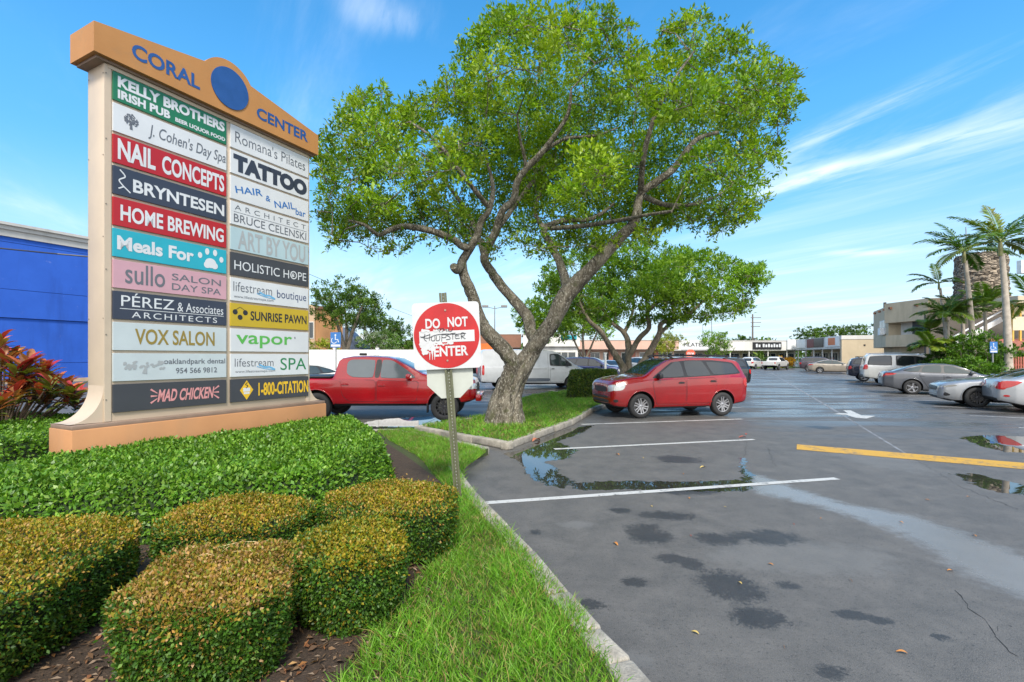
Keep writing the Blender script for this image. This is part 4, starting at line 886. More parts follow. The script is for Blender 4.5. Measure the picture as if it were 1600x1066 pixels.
# ================================================================ vehicles (x forward, y left, z up, origin midway between the axles)
def lerpl(x, tab):
    tab = sorted(tab); return float(np.interp(x, [a for a, b in tab], [b for a, b in tab]))
def cr(pts, k):                                    # Catmull-Rom through 2-D points
    return spline(pts, k)
class Shell:
    """closed body lofted over stations; knows how to drape patches on itself"""
    def __init__(s, sp):
        s.sp = sp; top, belt, bot, hw = sp['top'], sp['belt'], sp['bot'], sp['hw']; tum = sp.get('tum', .20); f, r = sp['front'], sp['rear']
        xs = set(np.linspace(r, f, 64).round(3)) | {x for x, z in top} | {f - q for q in (.0, .012, .04, .09)} | {r + q for q in (.0, .012, .04, .09)}
        xs = sorted(x for x in xs if r - 1e-6 <= x <= f + 1e-6); xs = [x for i, x in enumerate(xs) if i == 0 or x - xs[i-1] > .004 or x == f]
        cab = max(z for x, z in top) ; rows = []
        for x in xs:
            zt, zb, w = lerpl(x, top), lerpl(x, bot), lerpl(x, hw); zbl = min(lerpl(x, belt), zt - .025)
            e = min((f - x), (x - r)); k = 1 - math.sqrt(max(0, 1 - (1 - min(1, e/.10))**2)) if e < .10 else 0   # rounded ends
            w -= .10*k; zt -= .05*k; zb += .07*k; zbl = min(zbl - .02*k, zt - .02)
            g = min(1, max(0, (zt - zbl - .03) / max(.1, cab - zbl - .03))); ti = tum*g
            fl = sp.get('flare', .0)
            P = [(0, zb), (w*.6, zb), (w - .10, zb + .005), (w - .035, zb + .07), (w - .008, zb + .30*(zbl-zb)), (w, zb + .60*(zbl-zb)), (w - .010, zbl - .05), (w - .028, zbl - .004),
                 (w - .055 - ti*.5, zbl + .5*(zt - zbl)*.9), (w - .06 - ti - .01*(1-g), zt - .035 - .05*g), (w - .09 - ti - .05*(1-g), zt - .012 - .012*g), (w*.55 - ti*.4, zt + .004), (0, zt + .012)]
            # smooth in two runs so the shoulder stays crisp
            a = cr(P[1:8], 3); b = cr(P[7:], 3); rows.append([(x, q[0], q[1]) for q in [P[0]] + a + b[1:]])
        n = len(rows[0]); vs = []; fs = []
        ring = lambda row: [(x, -y, z) for x, y, z in row] + [(x, y, z) for x, y, z in row[1:-1]][::-1]
        for row in rows: vs += ring(row)
        m = 2*n - 2
        for i in range(len(rows) - 1):
            for k in range(m): a, b = i*m + k, i*m + (k+1) % m; fs.append((a, b, b + m, a + m))
        for i, fl_ in ((0, 1), (len(rows)-1, 0)):
            for k in range(n - 1):
                a, b, c, d = i*m + k, i*m + k + 1, i*m + (m - k - 1) % m, i*m + (m - k) % m
                q = [a, b, c, d]; q = [v for j, v in enumerate(q) if v not in q[:j]]
                if len(q) > 2: fs.append(tuple(q if fl_ else q[::-1]))
        s.v, s.f = vs, fs
        s.bvh = BVHTree.FromPolygons(vs, fs); s.ztop = cab
    def hit(s, o, d):
        p, n, i, t = s.bvh.ray_cast(Vector(o), Vector(d)); 
        if p is None: return None
        if n.dot(Vector(d)) > 0: n = -n
        return p, n
    def patch(s, mb, poly, axis, off=.004, nu=16, nv=8, mi=0, skirt=.012, rnd_=2):
        """axis 'L','R' sides with polygon in (x, z); 'F','B' ends with polygon in (y, z); 'T' top with polygon in (x, y)"""
        q = [tuple(p) for p in poly]
        for _ in range(rnd_):                        # clipped, softened corners
            o = []
            for i in range(len(q)):
                a, b = q[i], q[(i+1) % len(q)]; L = math.hypot(b[0]-a[0], b[1]-a[1]) or 1e-6; t = min(.28, .05/L) if _ == 0 else .25
                o += [(a[0]+(b[0]-a[0])*t, a[1]+(b[1]-a[1])*t), (a[0]+(b[0]-a[0])*(1-t), a[1]+(b[1]-a[1])*(1-t))]
            q = o
        us = [p[0] for p in q]; lo, hi = min(us), max(us); e = (hi - lo)*1e-3
        ul = sorted(set(list(np.linspace(lo + e, hi - e, nu)) + [u for u in us if lo + e < u < hi - e])); ul = [u for i, u in enumerate(ul) if i == 0 or u - ul[i-1] > (hi-lo)*.004]
        grid = []
        for u in ul:
            c = []
            for i in range(len(q)):
                a, b = q[i], q[(i+1) % len(q)]
                if (a[0] - u)*(b[0] - u) <= 0 and abs(a[0]-b[0]) > 1e-9: c.append(a[1] + (b[1]-a[1])*(u-a[0])/(b[0]-a[0]))
            if len(c) < 2: grid.append([None]*(nv+1)); continue
            c0, c1 = min(c), max(c); col = []
            for j in range(nv + 1):
                v = c0 + (c1-c0)*j/nv
                o, d = {'L': ((u, 3, v), (0, -1, 0)), 'R': ((u, -3, v), (0, 1, 0)), 'F': ((6, u, v), (-1, 0, 0)), 'B': ((-6, u, v), (1, 0, 0)), 'T': ((u, v, 4), (0, 0, -1))}[axis]
                col.append(s.hit(o, d))
            grid.append(col)
        idx = {}; vs = []; fs = []
        for i, col in enumerate(grid):
            for j, h in enumerate(col):
                if h: idx[i, j] = len(vs); vs.append(h[0] + h[1]*off)
        for i in range(len(grid) - 1):
            for j in range(nv):
                k = [(i, j), (i+1, j), (i+1, j+1), (i, j+1)]
                if all(a in idx for a in k): fs.append(tuple(idx[a] for a in k))
        if axis in ('L', 'B') : fs = [f[::-1] for f in fs]
        if axis == 'F' or axis == 'R' : pass
        per = [(i, 0) for i in range(len(grid))] + [(len(grid)-1, j) for j in range(1, nv+1)] + [(i, nv) for i in range(len(grid)-2, -1, -1)] + [(0, j) for j in range(nv-1, 0, -1)]
        if skirt and all(a in idx for a in per):
            b = len(vs)
            for a in per: h = grid[a[0]][a[1]]; vs.append(h[0] - h[1]*skirt)
            for k in range(len(per)):
                k2 = (k+1) % len(per); fs.append((idx[per[k]], idx[per[k2]], b+k2, b+k) if axis not in ('L', 'B') else (idx[per[k2]], idx[per[k]], b+k, b+k2))
        mb.add(vs, fs, mi); return mb
WH = {}
def wheel_meshes(rad, wid, style):
    key = (rad, wid, style)
    if key in WH: return WH[key]
    M = Matrix.Rotation(R(-90), 4, 'X')                # lathe axis z -> y ; +y is the outer face
    rr = rad*.66 if style != 'steel' else rad*.60
    t = MB(); h = wid/2
    t.lathe([(rr*.97, -h*.9), (rr+.02, -h), (rad-.03, -h*.96), (rad-.006, -h*.72), (rad, -h*.35), (rad, h*.35), (rad-.006, h*.72), (rad-.03, h*.96), (rr+.02, h), (rr*.97, h*.9), (rr*.97, h*.5)], 36, M)
    t.lathe([(rr*.97, -h*.2), (0.001, -h*.2)], 36, M)
    to = t.build('tyre', ms_rubber, None, True, 50); tm = to.data; bpy.data.objects.remove(to)
    r = MB(); r.lathe([(rr*.99, h*.55), (rr, h*.86), (rr*.93, h*.82), (rr*.90, h*.3), (rr*.88, -h*.1)], 36, M)
    r.lathe([(.001, h*.78), (.035, h*.78), (.05, h*.72), (.062, h*.5), (.062, h*.1)], 16, M)
    ns, split, tw = {'five': (5, 1, .10), 'multi': (10, 0, 0), 'twist': (6, 1, .35), 'mesh': (7, 1, .2), 'steel': (8, 0, 0)}[style]
    for k in range(ns):
        a = 2*math.pi*k/ns
        for sgn in ((-1, 1) if split else (0,)):
            a1 = a + sgn*tw; p0 = (math.cos(a)*.045, h*.62, math.sin(a)*.045); p1 = (math.cos(a1)*rr*.93, h*.72, math.sin(a1)*rr*.93); w0, w1 = (.019, .015) if style != 'steel' else (.04, .05)
            d = Vector(p1) - Vector(p0); n = Vector((-d.z, 0, d.x)).normalized(); U = Vector((0, .018, 0))
            vs = [Vector(p0)+n*w0, Vector(p0)-n*w0, Vector(p1)-n*w1, Vector(p1)+n*w1]; r.add([v+U for v in vs] + [v-U for v in vs], [(0,1,2,3), (4,7,6,5), (0,4,5,1), (1,5,6,2), (2,6,7,3), (3,7,4,0)])
    ro = r.build('rim', ms_alloy, None, True, 40); rm = ro.data; bpy.data.objects.remove(ro)
    b = MB(); b.lathe([(.06, h*.15), (rr*.72, h*.15), (rr*.72, h*.02), (.06, h*.02)], 28, M); bo = b.build('brake_disc', K('brake_iron', (.18,.17,.16), .4, .8), None, True); bm_ = bo.data; bpy.data.objects.remove(bo)
    WH[key] = (tm, rm, bm_); return WH[key]
def car(label, cat, name, spec, pos, heading, col, group=None, detail=2, **o):
    """heading: unit direction of the nose in the ground plane"""
    sp = dict(spec); sp.update(o); root = thing(name, label, cat, (pos[0], pos[1], 0), math.atan2(heading[1], heading[0]), group)
    pm_ = col if not isinstance(col, (tuple, list)) else paint(name + '_paint', col, sp.get('metal', 0), sp.get('rough', .26))
    S = Shell(sp); rad = sp['rad']; ax = (sp['wb']/2, -sp['wb']/2); hwm = max(w for x, w in sp['hw'])
    # body with wheel arches cut out
    b = MB(); b.add(S.v, S.f); body = b.build('body', [pm_, ms_black], root)
    cut = MB(); arch = rad + sp.get('gap', .055)
    for x in ax:
        for sy in (-1, 1):
            M = Matrix.Translation((x, sy*(hwm - .16), rad + .01)) @ Matrix.Rotation(R(90), 4, 'X'); n = 40; w = .24
            vs = [M @ Vector((arch*math.cos(2*math.pi*k/n), arch*math.sin(2*math.pi*k/n), z)) for z in (-w, w) for k in range(n)]
            cut.add(vs, [tuple(range(n))[::-1], tuple(range(n, 2*n))] + [(k, (k+1) % n, (k+1) % n + n, k+n) for k in range(n)])
    co = cut.build('cut', ms_black, root)
    for ob in (body, co):
        bm = bmesh.new(); bm.from_mesh(ob.data); bmesh.ops.remove_doubles(bm, verts=bm.verts, dist=1e-5); bmesh.ops.recalc_face_normals(bm, faces=bm.faces); bm.to_mesh(ob.data); bm.free()
    md = body.modifiers.new('b', 'BOOLEAN'); md.object = co; md.operation = 'DIFFERENCE'; md.solver = 'EXACT'
    me = bpy.data.meshes.new_from_object(body.evaluated_get(bpy.context.evaluated_depsgraph_get())); body.modifiers.clear(); body.data = me; bpy.data.objects.remove(co)
    me.materials.clear(); me.materials.append(pm_); me.materials.append(ms_black)
    mi = []
    for p in me.polygons:
        c = p.center; inn = any(abs(math.hypot(c.x - x, c.z - rad - .01) - arch) < .02 for x in ax) and abs(c.y) < hwm - .02
        wall = any(math.hypot(c.x - x, c.z - rad - .01) < arch*.98 for x in ax) and abs(abs(c.y) - (hwm - .40)) < .01
        side = abs(p.normal.y) < .2
        mi.append(1 if (inn and side) or wall or (c.z < lerpl(c.x, sp['bot']) + .04 and p.normal.z < -.5) else 0)
    me.polygons.foreach_set('material_index', mi); me.polygons.foreach_set('use_smooth', [True]*len(mi)); me.set_sharp_from_angle(angle=R(34))
    # rolled lips round the arches
    if detail > 1:
        for x in ax:
            for sy in (-1, 1):
                P = []
                for k in range(25):
                    an = R(-8 + 196*k/24); px_, pz_ = x + (arch + .014)*math.cos(an), rad + .01 + (arch + .014)*math.sin(an); h = S.hit((px_, sy*3, pz_), (0, -sy, 0))
                    if h and abs(h[0].y) > hwm - .25: P.append(h[0] + Vector((0, sy*.001, 0)))
                if len(P) > 4: mb = MB(); mb.tube(P, .017, 6); mb.build('arch_lip', pm_, root, True, 80)
    # wheels
    tm, rm, bm_ = wheel_meshes(rad, sp.get('tw', .215), sp.get('wheel', 'five'))
    for x in ax:
        for sy in (-1, 1):
            w = mesh_obj('wheel', tm, root); w.location = (x, sy*(hwm - sp.get('tw', .215)/2 - .015), rad); w.rotation_euler = (0, R(random.uniform(0, 70)), 0 if sy > 0 else math.pi)
            r_ = mesh_obj('rim', rm, w); mesh_obj('brake_disc', bm_, w)
            if sp.get('rim'):
                r_.material_slots[0].link = 'OBJECT'; r_.material_slots[0].material = sp['rim']
    def part(name, polys, axis, m, off, nu=14, nv=7, parent=root, rnd_=2, skirt=.012):
        made = None
        for p in polys:
            for a in axis:
                pp = [(-x, z) for x, z in p] if a == 'M' else p
                mb = MB(); S.patch(mb, pp, {'M': axis[0]}.get(a, a), off, nu, nv, 0, skirt, rnd_)
                if mb.f: made = mb.build(name, m, parent, True, 30)
        return made
    glass = sp.get('glass', ms_glass)
    # doors and their gaps
    for dpoly in sp.get('doors', []):
        c = (sum(x for x, z in dpoly)/len(dpoly), sum(z for x, z in dpoly)/len(dpoly))
        if detail > 1:
            big = [(x + .010*(1 if x > c[0] else -1), z + .010*(1 if z > c[1] else -1)) for x, z in dpoly]
            part('door_gap', [big], 'LR', ms_black, .0012, 14, 10, skirt=0, rnd_=1)
        for a in 'LR':
            d = part('door', [dpoly], a, pm_, .0045, 16, 12, rnd_=1, skirt=.004)
            if d is None: continue
            hx, hz = sp.get('hoff', (-.36, -.10)); xs = [x for x, z in dpoly]; zt = max(z for x, z in dpoly); x0 = min(xs) + .14
            h = S.hit((x0, 3 if a == 'L' else -3, zt + hz), (0, -1 if a == 'L' else 1, 0))
            if h and detail > 0:
                mb = MB(); y = h[0].y + h[1].y*.022; mb.box((x0, y, zt + hz), (.19, .022, .032), bev=.01); mb.box((x0, h[0].y + h[1].y*.008, zt + hz + .004), (.13, .012, .05))
                mb.build('handle', ms_black if sp.get('black_handles') else pm_, d, True)
    for p in sp.get('dlo', []): part('window_trim', [p], 'LR', ms_black, .0055, 44, 12, skirt=.006)
    for p in sp.get('win', []): part('window', [p], 'LR', glass, .011, 26, 10, skirt=.005)
    if 'ws' in sp:
        x0, x1, y0, y1 = sp['ws']; part('windshield', [[(x0, -y0), (x1, -y1), (x1, y1), (x0, y0)]], 'T', sp.get('wsglass', ms_glass), .005, 12, 14)
    if 'rw' in sp:
        if len(sp['rw']) == 5: zlo, zhi, y0, y1, _ = sp['rw']; part('rear_window', [[(-y0, zlo), (y0, zlo), (y1, zhi), (-y1, zhi)]], 'B', glass, .005, 12, 8)
        else: x0, x1, y0, y1 = sp['rw']; part('rear_window', [[(x0, -y0), (x1, -y1), (x1, y1), (x0, y0)]], 'T', glass, .005, 12, 14)
    for nm, polys, m, off in sp.get('front_f', []): part(nm, polys, 'F', m, off, 14, 6)
    for nm, polys, m, off in sp.get('back_f', []): part(nm, polys, 'B', m, off, 14, 6)
    for nm, polys, m, off in sp.get('side_f', []): part(nm, polys, 'LR', m or pm_, off, 18, 6)
    # wing mirrors
    if 'mirror' in sp:
        mx, mz = sp['mirror']
        for sy in (-1, 1):
            h = S.hit((mx, sy*3, mz), (0, -sy, 0)); y = h[0].y if h else sy*hwm; mb = MB(); mb.box((mx - .02, y + sy*.10, mz + .06), (.13, .20, .15), bev=.045)
            mb.tube([(mx + .02, y - sy*.02, mz), (mx, y + sy*.07, mz + .03)], .025, 8); mb.build('mirror', ms_black if sp.get('black_mirror') else pm_, root, True)
    if sp.get('rack'):
        xa, xb, yy, zz = sp['rack']
        for sy in (-1, 1):
            mb = MB(); P = [(xa, sy*yy, zz - .07), (xa + .12, sy*yy, zz), ((xa+xb)/2, sy*yy, zz + .02), (xb - .12, sy*yy, zz - .01), (xb, sy*yy, zz - .08)]; mb.tube(spline(P, 5), .02, 8); mb.build('roof_rail', sp.get('rackmat', ms_black), root, True)
    for nm, boxes, m in sp.get('boxes', []):
        for bx_ in boxes: mb = MB(); mb.box(bx_[0], bx_[1], bev=min(.03, min(bx_[1])*.4)); mb.build(nm, m or pm_, root, True)
    # under-tray: sills, axles and exhaust in the dark below
    mb = MB(); zb = min(z for x, z in sp['bot']); mb.box((0, 0, zb + .06), (sp['wb'] - 2*arch - .05, hwm*1.5, .16)); 
    for x in ax: mb.tube([(x, -hwm + .2, rad), (x, hwm - .2, rad)], .05, 8)
    mb.build('underbody', ms_black, root); return root
def Q(x0, x1, z0, z1): return [(x0, z0), (x1, z0), (x1, z1), (x0, z1)]
def both(l): return [l, [(-a, b) for a, b in l]]
m_plate = K('licence_plate', (.55, .57, .55), .4, var=.15, scale=14)
# ---- types
SUV_COMPACT = dict(front=2.18, rear=-2.26, wb=2.66, rad=.352, gap=.06, tum=.19, hw=[(2.22,.70),(2.05,.80),(1.75,.88),(1.3,.905),(0,.907),(-1.4,.905),(-2.0,.87),(-2.3,.78)],
    top=[(2.22,.84),(2.18,.96),(2.05,1.03),(1.6,1.11),(1.22,1.15),(1.1,1.19),(.75,1.41),(.42,1.57),(.2,1.625),(-.3,1.665),(-1.0,1.66),(-1.65,1.63),(-1.95,1.575),(-2.06,1.50),(-2.20,1.16),(-2.25,1.05),(-2.28,.98),(-2.30,.80)],
    belt=[(2.3,.86),(1.7,.95),(1.1,1.04),(0,1.07),(-1.0,1.11),(-2.3,1.10)], bot=[(2.22,.40),(2.0,.31),(1.3,.28),(0,.28),(-1.4,.29),(-2.1,.38),(-2.3,.45)],
    doors=[[(-.08,.36),(.84,.36),(.90,.60),(.98,1.0),(.50,1.035),(-.08,1.05)], [(-1.0,.60),(-.82,.36),(-.12,.36),(-.12,1.05),(-1.06,1.085),(-1.12,.9)]],
    dlo=[[(1.0,1.08),(.28,1.52),(-.3,1.575),(-1.1,1.575),(-1.82,1.51),(-2.02,1.19),(-1.1,1.145),(0,1.10)]],
    win=[[(.86,1.10),(.20,1.52),(-.03,1.545),(-.06,1.12)], [(-.15,1.12),(-.13,1.55),(-.75,1.565),(-.95,1.15)], [(-.86,1.535),(-1.76,1.48),(-1.94,1.21),(-1.02,1.165)]],
    ws=(1.12,.34,.70,.56), rw=(1.12,1.50,.66,.54,0), mirror=(.80,1.09), black_mirror=True, black_handles=True, rack=(.15,-1.55,.60,1.70), hoff=(0,-.10), wheel='five',
    front_f=[('grille', [[(-.40,.70),(.40,.70),(.44,.86),(-.44,.86)]], ms_black, .006), ('headlight', both([(.48,.70),(.80,.76),(.80,.93),(.50,.88)]), ms_lamp, .008), ('lower_grille', [[(-.55,.42),(.55,.42),(.55,.50),(-.55,.50)], [(-.5,.54),(.5,.54),(.5,.60),(-.5,.60)]], ms_black, .006)],
    side_f=[('headlight', [[(1.86,.77),(2.17,.75),(2.19,.87),(1.78,.94)]], ms_lamp, .007), ('fog_lamp', [[(2.0,.44),(2.12,.44),(2.12,.52),(2.0,.52)]], ms_black, .004), ('tail_light', [[(-2.26,.80),(-2.05,.86),(-2.06,1.06),(-2.22,1.05)]], ms_lampred, .007), ('side_moulding', [Q(-.95,.86,.40,.445)], None, .012)],
    back_f=[('tail_light', both([(.60,.78),(.80,.78),(.78,1.03),(.64,1.03)]), ms_lampred, .008), ('license_plate', [Q(-.16,.16,.74,.90)], m_plate, .012)])
def taller(sp, k):
    def z(v, key=None):
        if isinstance(v, list) and v and isinstance(v[0], tuple) and len(v[0]) == 2 and not isinstance(v[0][0], str) and all(isinstance(q, (int, float)) for q in v[0]): return [(a, b*k) for a, b in v]
        if isinstance(v, list): return [z(q) for q in v]
        if isinstance(v, tuple) and v and isinstance(v[0], str) : return tuple(z(q) if isinstance(q, list) else q for q in v)
        return v
    o = dict(sp)
    for key in ('top', 'belt', 'doors', 'dlo', 'win', 'front_f', 'side_f', 'back_f'): o[key] = z(sp[key])
    o['rw'] = (sp['rw'][0]*k, sp['rw'][1]*k) + sp['rw'][2:]; o['mirror'] = (sp['mirror'][0], sp['mirror'][1]*k); o['rack'] = sp['rack'][:3] + (sp['rack'][3]*k,); return o
SUV_COMPACT = taller(SUV_COMPACT, 1.05)
PICKUP = dict(front=2.60, rear=-3.05, wb=3.50, rad=.385, tum=.20, gap=.075, hw=[(2.6,.74),(2.45,.84),(2.1,.92),(1.6,.945),(0,.93),(-1.3,.93),(-3.05,.92)],
    top=[(2.6,1.0),(2.55,1.12),(2.4,1.18),(1.8,1.25),(1.22,1.285),(1.12,1.31),(.72,1.52),(.36,1.70),(.15,1.755),(-.4,1.785),(-.9,1.77),(-1.12,1.73),(-1.20,1.66),(-1.30,1.24),(-1.34,1.17),(-1.6,1.17),(-3.05,1.18)],
    belt=[(2.6,1.0),(1.3,1.10),(.8,1.12),(-1.2,1.16),(-1.34,1.13),(-3.05,1.13)], bot=[(2.6,.58),(2.3,.48),(1.6,.44),(0,.42),(-1.75,.44),(-2.6,.52),(-3.05,.58)],
    doors=[[(-.10,.54),(.98,.54),(1.02,.85),(1.04,1.08),(-.10,1.11)], [(-1.04,.72),(-.86,.54),(-.14,.54),(-.14,1.11),(-1.10,1.135)]],
    dlo=[], win=[[(.98,1.17),(.78,1.34),(.30,1.655),(.0,1.675),(-.02,1.175)], [(-.20,1.18),(-.18,1.675),(-.82,1.68),(-.96,1.62),(-.95,1.30),(-.78,1.20)]],
    ws=(1.10,.32,.70,.60), rw=(1.28,1.62,.56,.52,0), mirror=(.80,1.16), hoff=(.02,-.13), wheel='mesh',
    front_f=[('grille', [[(-.42,.80),(.42,.80),(.46,1.02),(-.46,1.02)]], ms_black, .008), ('headlight', both([(.52,.84),(.82,.88),(.82,1.02),(.54,1.02)]), ms_lamp, .01)],
    side_f=[('headlight', [[(2.34,.87),(2.55,.86),(2.56,1.0),(2.28,1.05)]], ms_lamp, .008), ('rocker_trim', [Q(-1.0,1.0,.44,.48)], ms_black, .004), ('pillar_trim', [[(-.03,1.175),(.0,1.68),(-.16,1.69),(-.18,1.18)]], ms_black, .003)],
    back_f=[('tail_light', both([(.76,.82),(.88,.82),(.88,1.12),(.76,1.12)]), ms_lampred, .008), ('license_plate', [Q(-.16,.16,.64,.78)], m_plate, .01)])
VAN = dict(front=2.88, rear=-3.08, wb=3.75, rad=.345, tum=.13, gap=.07, hw=[(2.88,.74),(2.7,.86),(2.3,.97),(1.6,1.02),(0,1.03),(-3.08,1.0)],
    top=[(2.88,.92),(2.82,1.05),(2.6,1.16),(2.2,1.30),(2.05,1.38),(1.55,1.76),(1.18,1.99),(.9,2.08),(.3,2.14),(-1,2.16),(-2.8,2.15),(-2.96,2.10),(-3.06,1.9),(-3.08,1.3)],
    belt=[(2.88,.9),(2.2,1.16),(1.6,1.24),(0,1.24),(-3.08,1.24)], bot=[(2.88,.34),(2.5,.30),(0,.34),(-2.4,.38),(-3.08,.42)],
    doors=[[(.68,.42),(1.42,.42),(1.50,.9),(1.78,1.18),(1.35,1.23),(.68,1.23)]], dlo=[[(.66,1.92),(.66,1.27),(1.92,1.25),(1.92,1.36),(1.25,1.86),(1.08,1.93)]],
    win=[[(.72,1.87),(.72,1.36),(1.18,1.29),(1.20,1.84),(1.08,1.89)], [(1.24,1.82),(1.22,1.29),(1.60,1.28),(1.60,1.56)]], ws=(2.08,1.12,.80,.68), glass=ms_clear, mirror=(1.62,1.26), black_mirror=True, black_handles=True, hoff=(0,-.12), wheel='steel',
    side_f=[('lower_cladding', [Q(-1.30,.66,.44,.62)], K('grey_cladding', (.10,.12,.15), .6), .008), ('panel_gap', [Q(-.60,-.588,.42,2.0), Q(.55,.562,.42,2.0)], K('gap_grey', (.18,.18,.19), .7), .003), ('slider_rail', [Q(-1.9,.5,1.10,1.125)], K('gap_grey', (.2,.2,.2), .6), .004), ('tail_light', [[(-3.03,.80),(-2.90,.80),(-2.90,1.32),(-3.02,1.32)]], ms_lampred, .01), ('headlight', [[(2.45,.86),(2.78,.82),(2.80,.98),(2.35,1.13)]], ms_lamp, .008)],
    back_f=[('tail_light', both([(.80,.80),(.90,.80),(.90,1.34),(.82,1.34)]), ms_lampred, .012), ('bumper_step', [Q(-.9,.9,.40,.62)], K('grey_cladding', (.2,.2,.21), .6), .04), ('license_plate', [Q(-.5,-.2,.74,.88)], m_plate, .01)], front_f=[('grille', [Q(-.5,.5,.62,.84)], ms_black, .008)])
SEDAN = dict(front=2.38, rear=-2.50, wb=2.83, rad=.335, tum=.22, hw=[(2.38,.66),(2.2,.80),(1.8,.90),(1.2,.93),(0,.93),(-1.4,.925),(-2.1,.87),(-2.5,.72)],
    top=[(2.38,.66),(2.3,.76),(2.0,.84),(1.4,.93),(1.05,.985),(.95,1.01),(.55,1.22),(.15,1.385),(-.15,1.44),(-.6,1.455),(-1.05,1.42),(-1.45,1.31),(-1.85,1.16),(-2.1,1.075),(-2.35,1.05),(-2.44,1.0),(-2.5,.85)],
    belt=[(2.38,.72),(1.5,.86),(.8,.93),(-1.0,.98),(-2.5,1.02)], bot=[(2.38,.28),(2.0,.2),(0,.2),(-1.9,.22),(-2.5,.36)],
    doors=[[(-.28,.30),(.88,.30),(.94,.6),(.90,.92),(-.28,.955)], [(-1.0,.62),(-.82,.30),(-.32,.30),(-.32,.955),(-1.20,.985)]],
    dlo=[[(.86,.98),(.72,1.10),(.10,1.345),(-.5,1.40),(-1.0,1.37),(-1.45,1.24),(-1.78,1.10),(-1.4,1.045),(-.4,1.0)]],
    win=[[(.72,1.0),(.05,1.325),(-.26,1.36),(-.28,1.015)], [(-.37,1.02),(-.36,1.365),(-.95,1.345),(-1.10,1.05)], [(-1.18,1.06),(-1.04,1.33),(-1.45,1.215),(-1.68,1.10)]],
    ws=(.98,.10,.70,.56), rw=(-1.12,-2.0,.54,.66), glass=ms_clear, mirror=(.66,.98), hoff=(0,-.10), wheel='five',
    front_f=[('grille', [[(-.5,.42),(.5,.42),(.46,.62),(-.46,.62)]], ms_black, .006), ('headlight', both([(.46,.58),(.78,.62),(.78,.74),(.48,.68)]), ms_lamp, .008)],
    side_f=[('headlight', [[(1.95,.68),(2.26,.62),(2.28,.70),(1.95,.78)]], ms_lamp, .007), ('tail_light', [[(-2.43,.86),(-2.12,.90),(-1.95,.98),(-2.40,1.0)]], ms_lampred, .007)],
    back_f=[('tail_light', both([(.40,.84),(.76,.80),(.72,.97),(.42,.96)]), ms_lampred, .008), ('license_plate', [Q(-.16,.16,.80,.92)], m_plate, .01), ('exhaust_trim', [Q(-.6,.6,.38,.48)], ms_black, .006)])
SUV_LARGE = dict(SUV_COMPACT, front=2.45, rear=-2.70, wb=3.05, rad=.395, tum=.17, gap=.07, hw=[(2.45,.80),(2.3,.92),(1.9,.985),(1.2,1.0),(-2.4,.99),(-2.7,.90)],
    top=[(2.45,.96),(2.40,1.10),(2.2,1.17),(1.6,1.24),(1.25,1.28),(1.15,1.31),(.75,1.62),(.42,1.82),(.15,1.90),(-.6,1.93),(-2.0,1.92),(-2.4,1.89),(-2.50,1.82),(-2.62,1.30),(-2.66,1.18),(-2.7,1.0)],
    belt=[(2.45,1.0),(1.2,1.15),(-2.7,1.22)], bot=[(2.45,.50),(2.1,.38),(0,.36),(-1.9,.40),(-2.7,.52)],
    doors=[[(-.18,.46),(.90,.46),(.94,.8),(.98,1.12),(-.18,1.165)], [(-1.0,.8),(-.88,.46),(-.22,.46),(-.22,1.165),(-1.10,1.185)]], dlo=[[(1.0,1.2),(.38,1.70),(-.2,1.83),(-1.1,1.84),(-1.1,1.23),(0,1.2)], [(-1.28,1.24),(-1.28,1.84),(-2.36,1.80),(-2.50,1.27)]],
    win=[[(.85,1.22),(.28,1.70),(-.14,1.80),(-.16,1.23)], [(-.26,1.23),(-.25,1.80),(-1.04,1.81),(-1.05,1.25)], [(-1.33,1.27),(-1.33,1.81),(-2.32,1.77),(-2.44,1.29)]],
    ws=(1.16,.30,.78,.64), rw=(1.28,1.78,.78,.66,0), rack=(.1,-2.2,.70,1.97), mirror=(.84,1.22), wheel='multi', black_mirror=False,
    front_f=[('grille', [Q(-.5,.5,.78,1.04)], ms_chrome, .008), ('headlight', both([(.56,.82),(.86,.82),(.86,1.04),(.58,1.04)]), ms_lamp, .01)],
    side_f=[('headlight', [[(2.2,.86),(2.42,.86),(2.42,1.03),(2.2,1.05)]], ms_lamp, .008), ('tail_light', [[(-2.66,1.0),(-2.46,1.0),(-2.46,1.30),(-2.60,1.30)]], ms_lampred, .012), ('running_board', [Q(-1.0,1.0,.38,.44)], ms_black, .02)],
    back_f=[('tail_light', both([(.76,.98),(.92,.98),(.90,1.28),(.78,1.28)]), ms_lampred, .014), ('license_plate', [Q(-.16,.16,.92,1.06)], m_plate, .012), ('bumper_pad', [Q(-.8,.8,.56,.70)], ms_black, .012)])
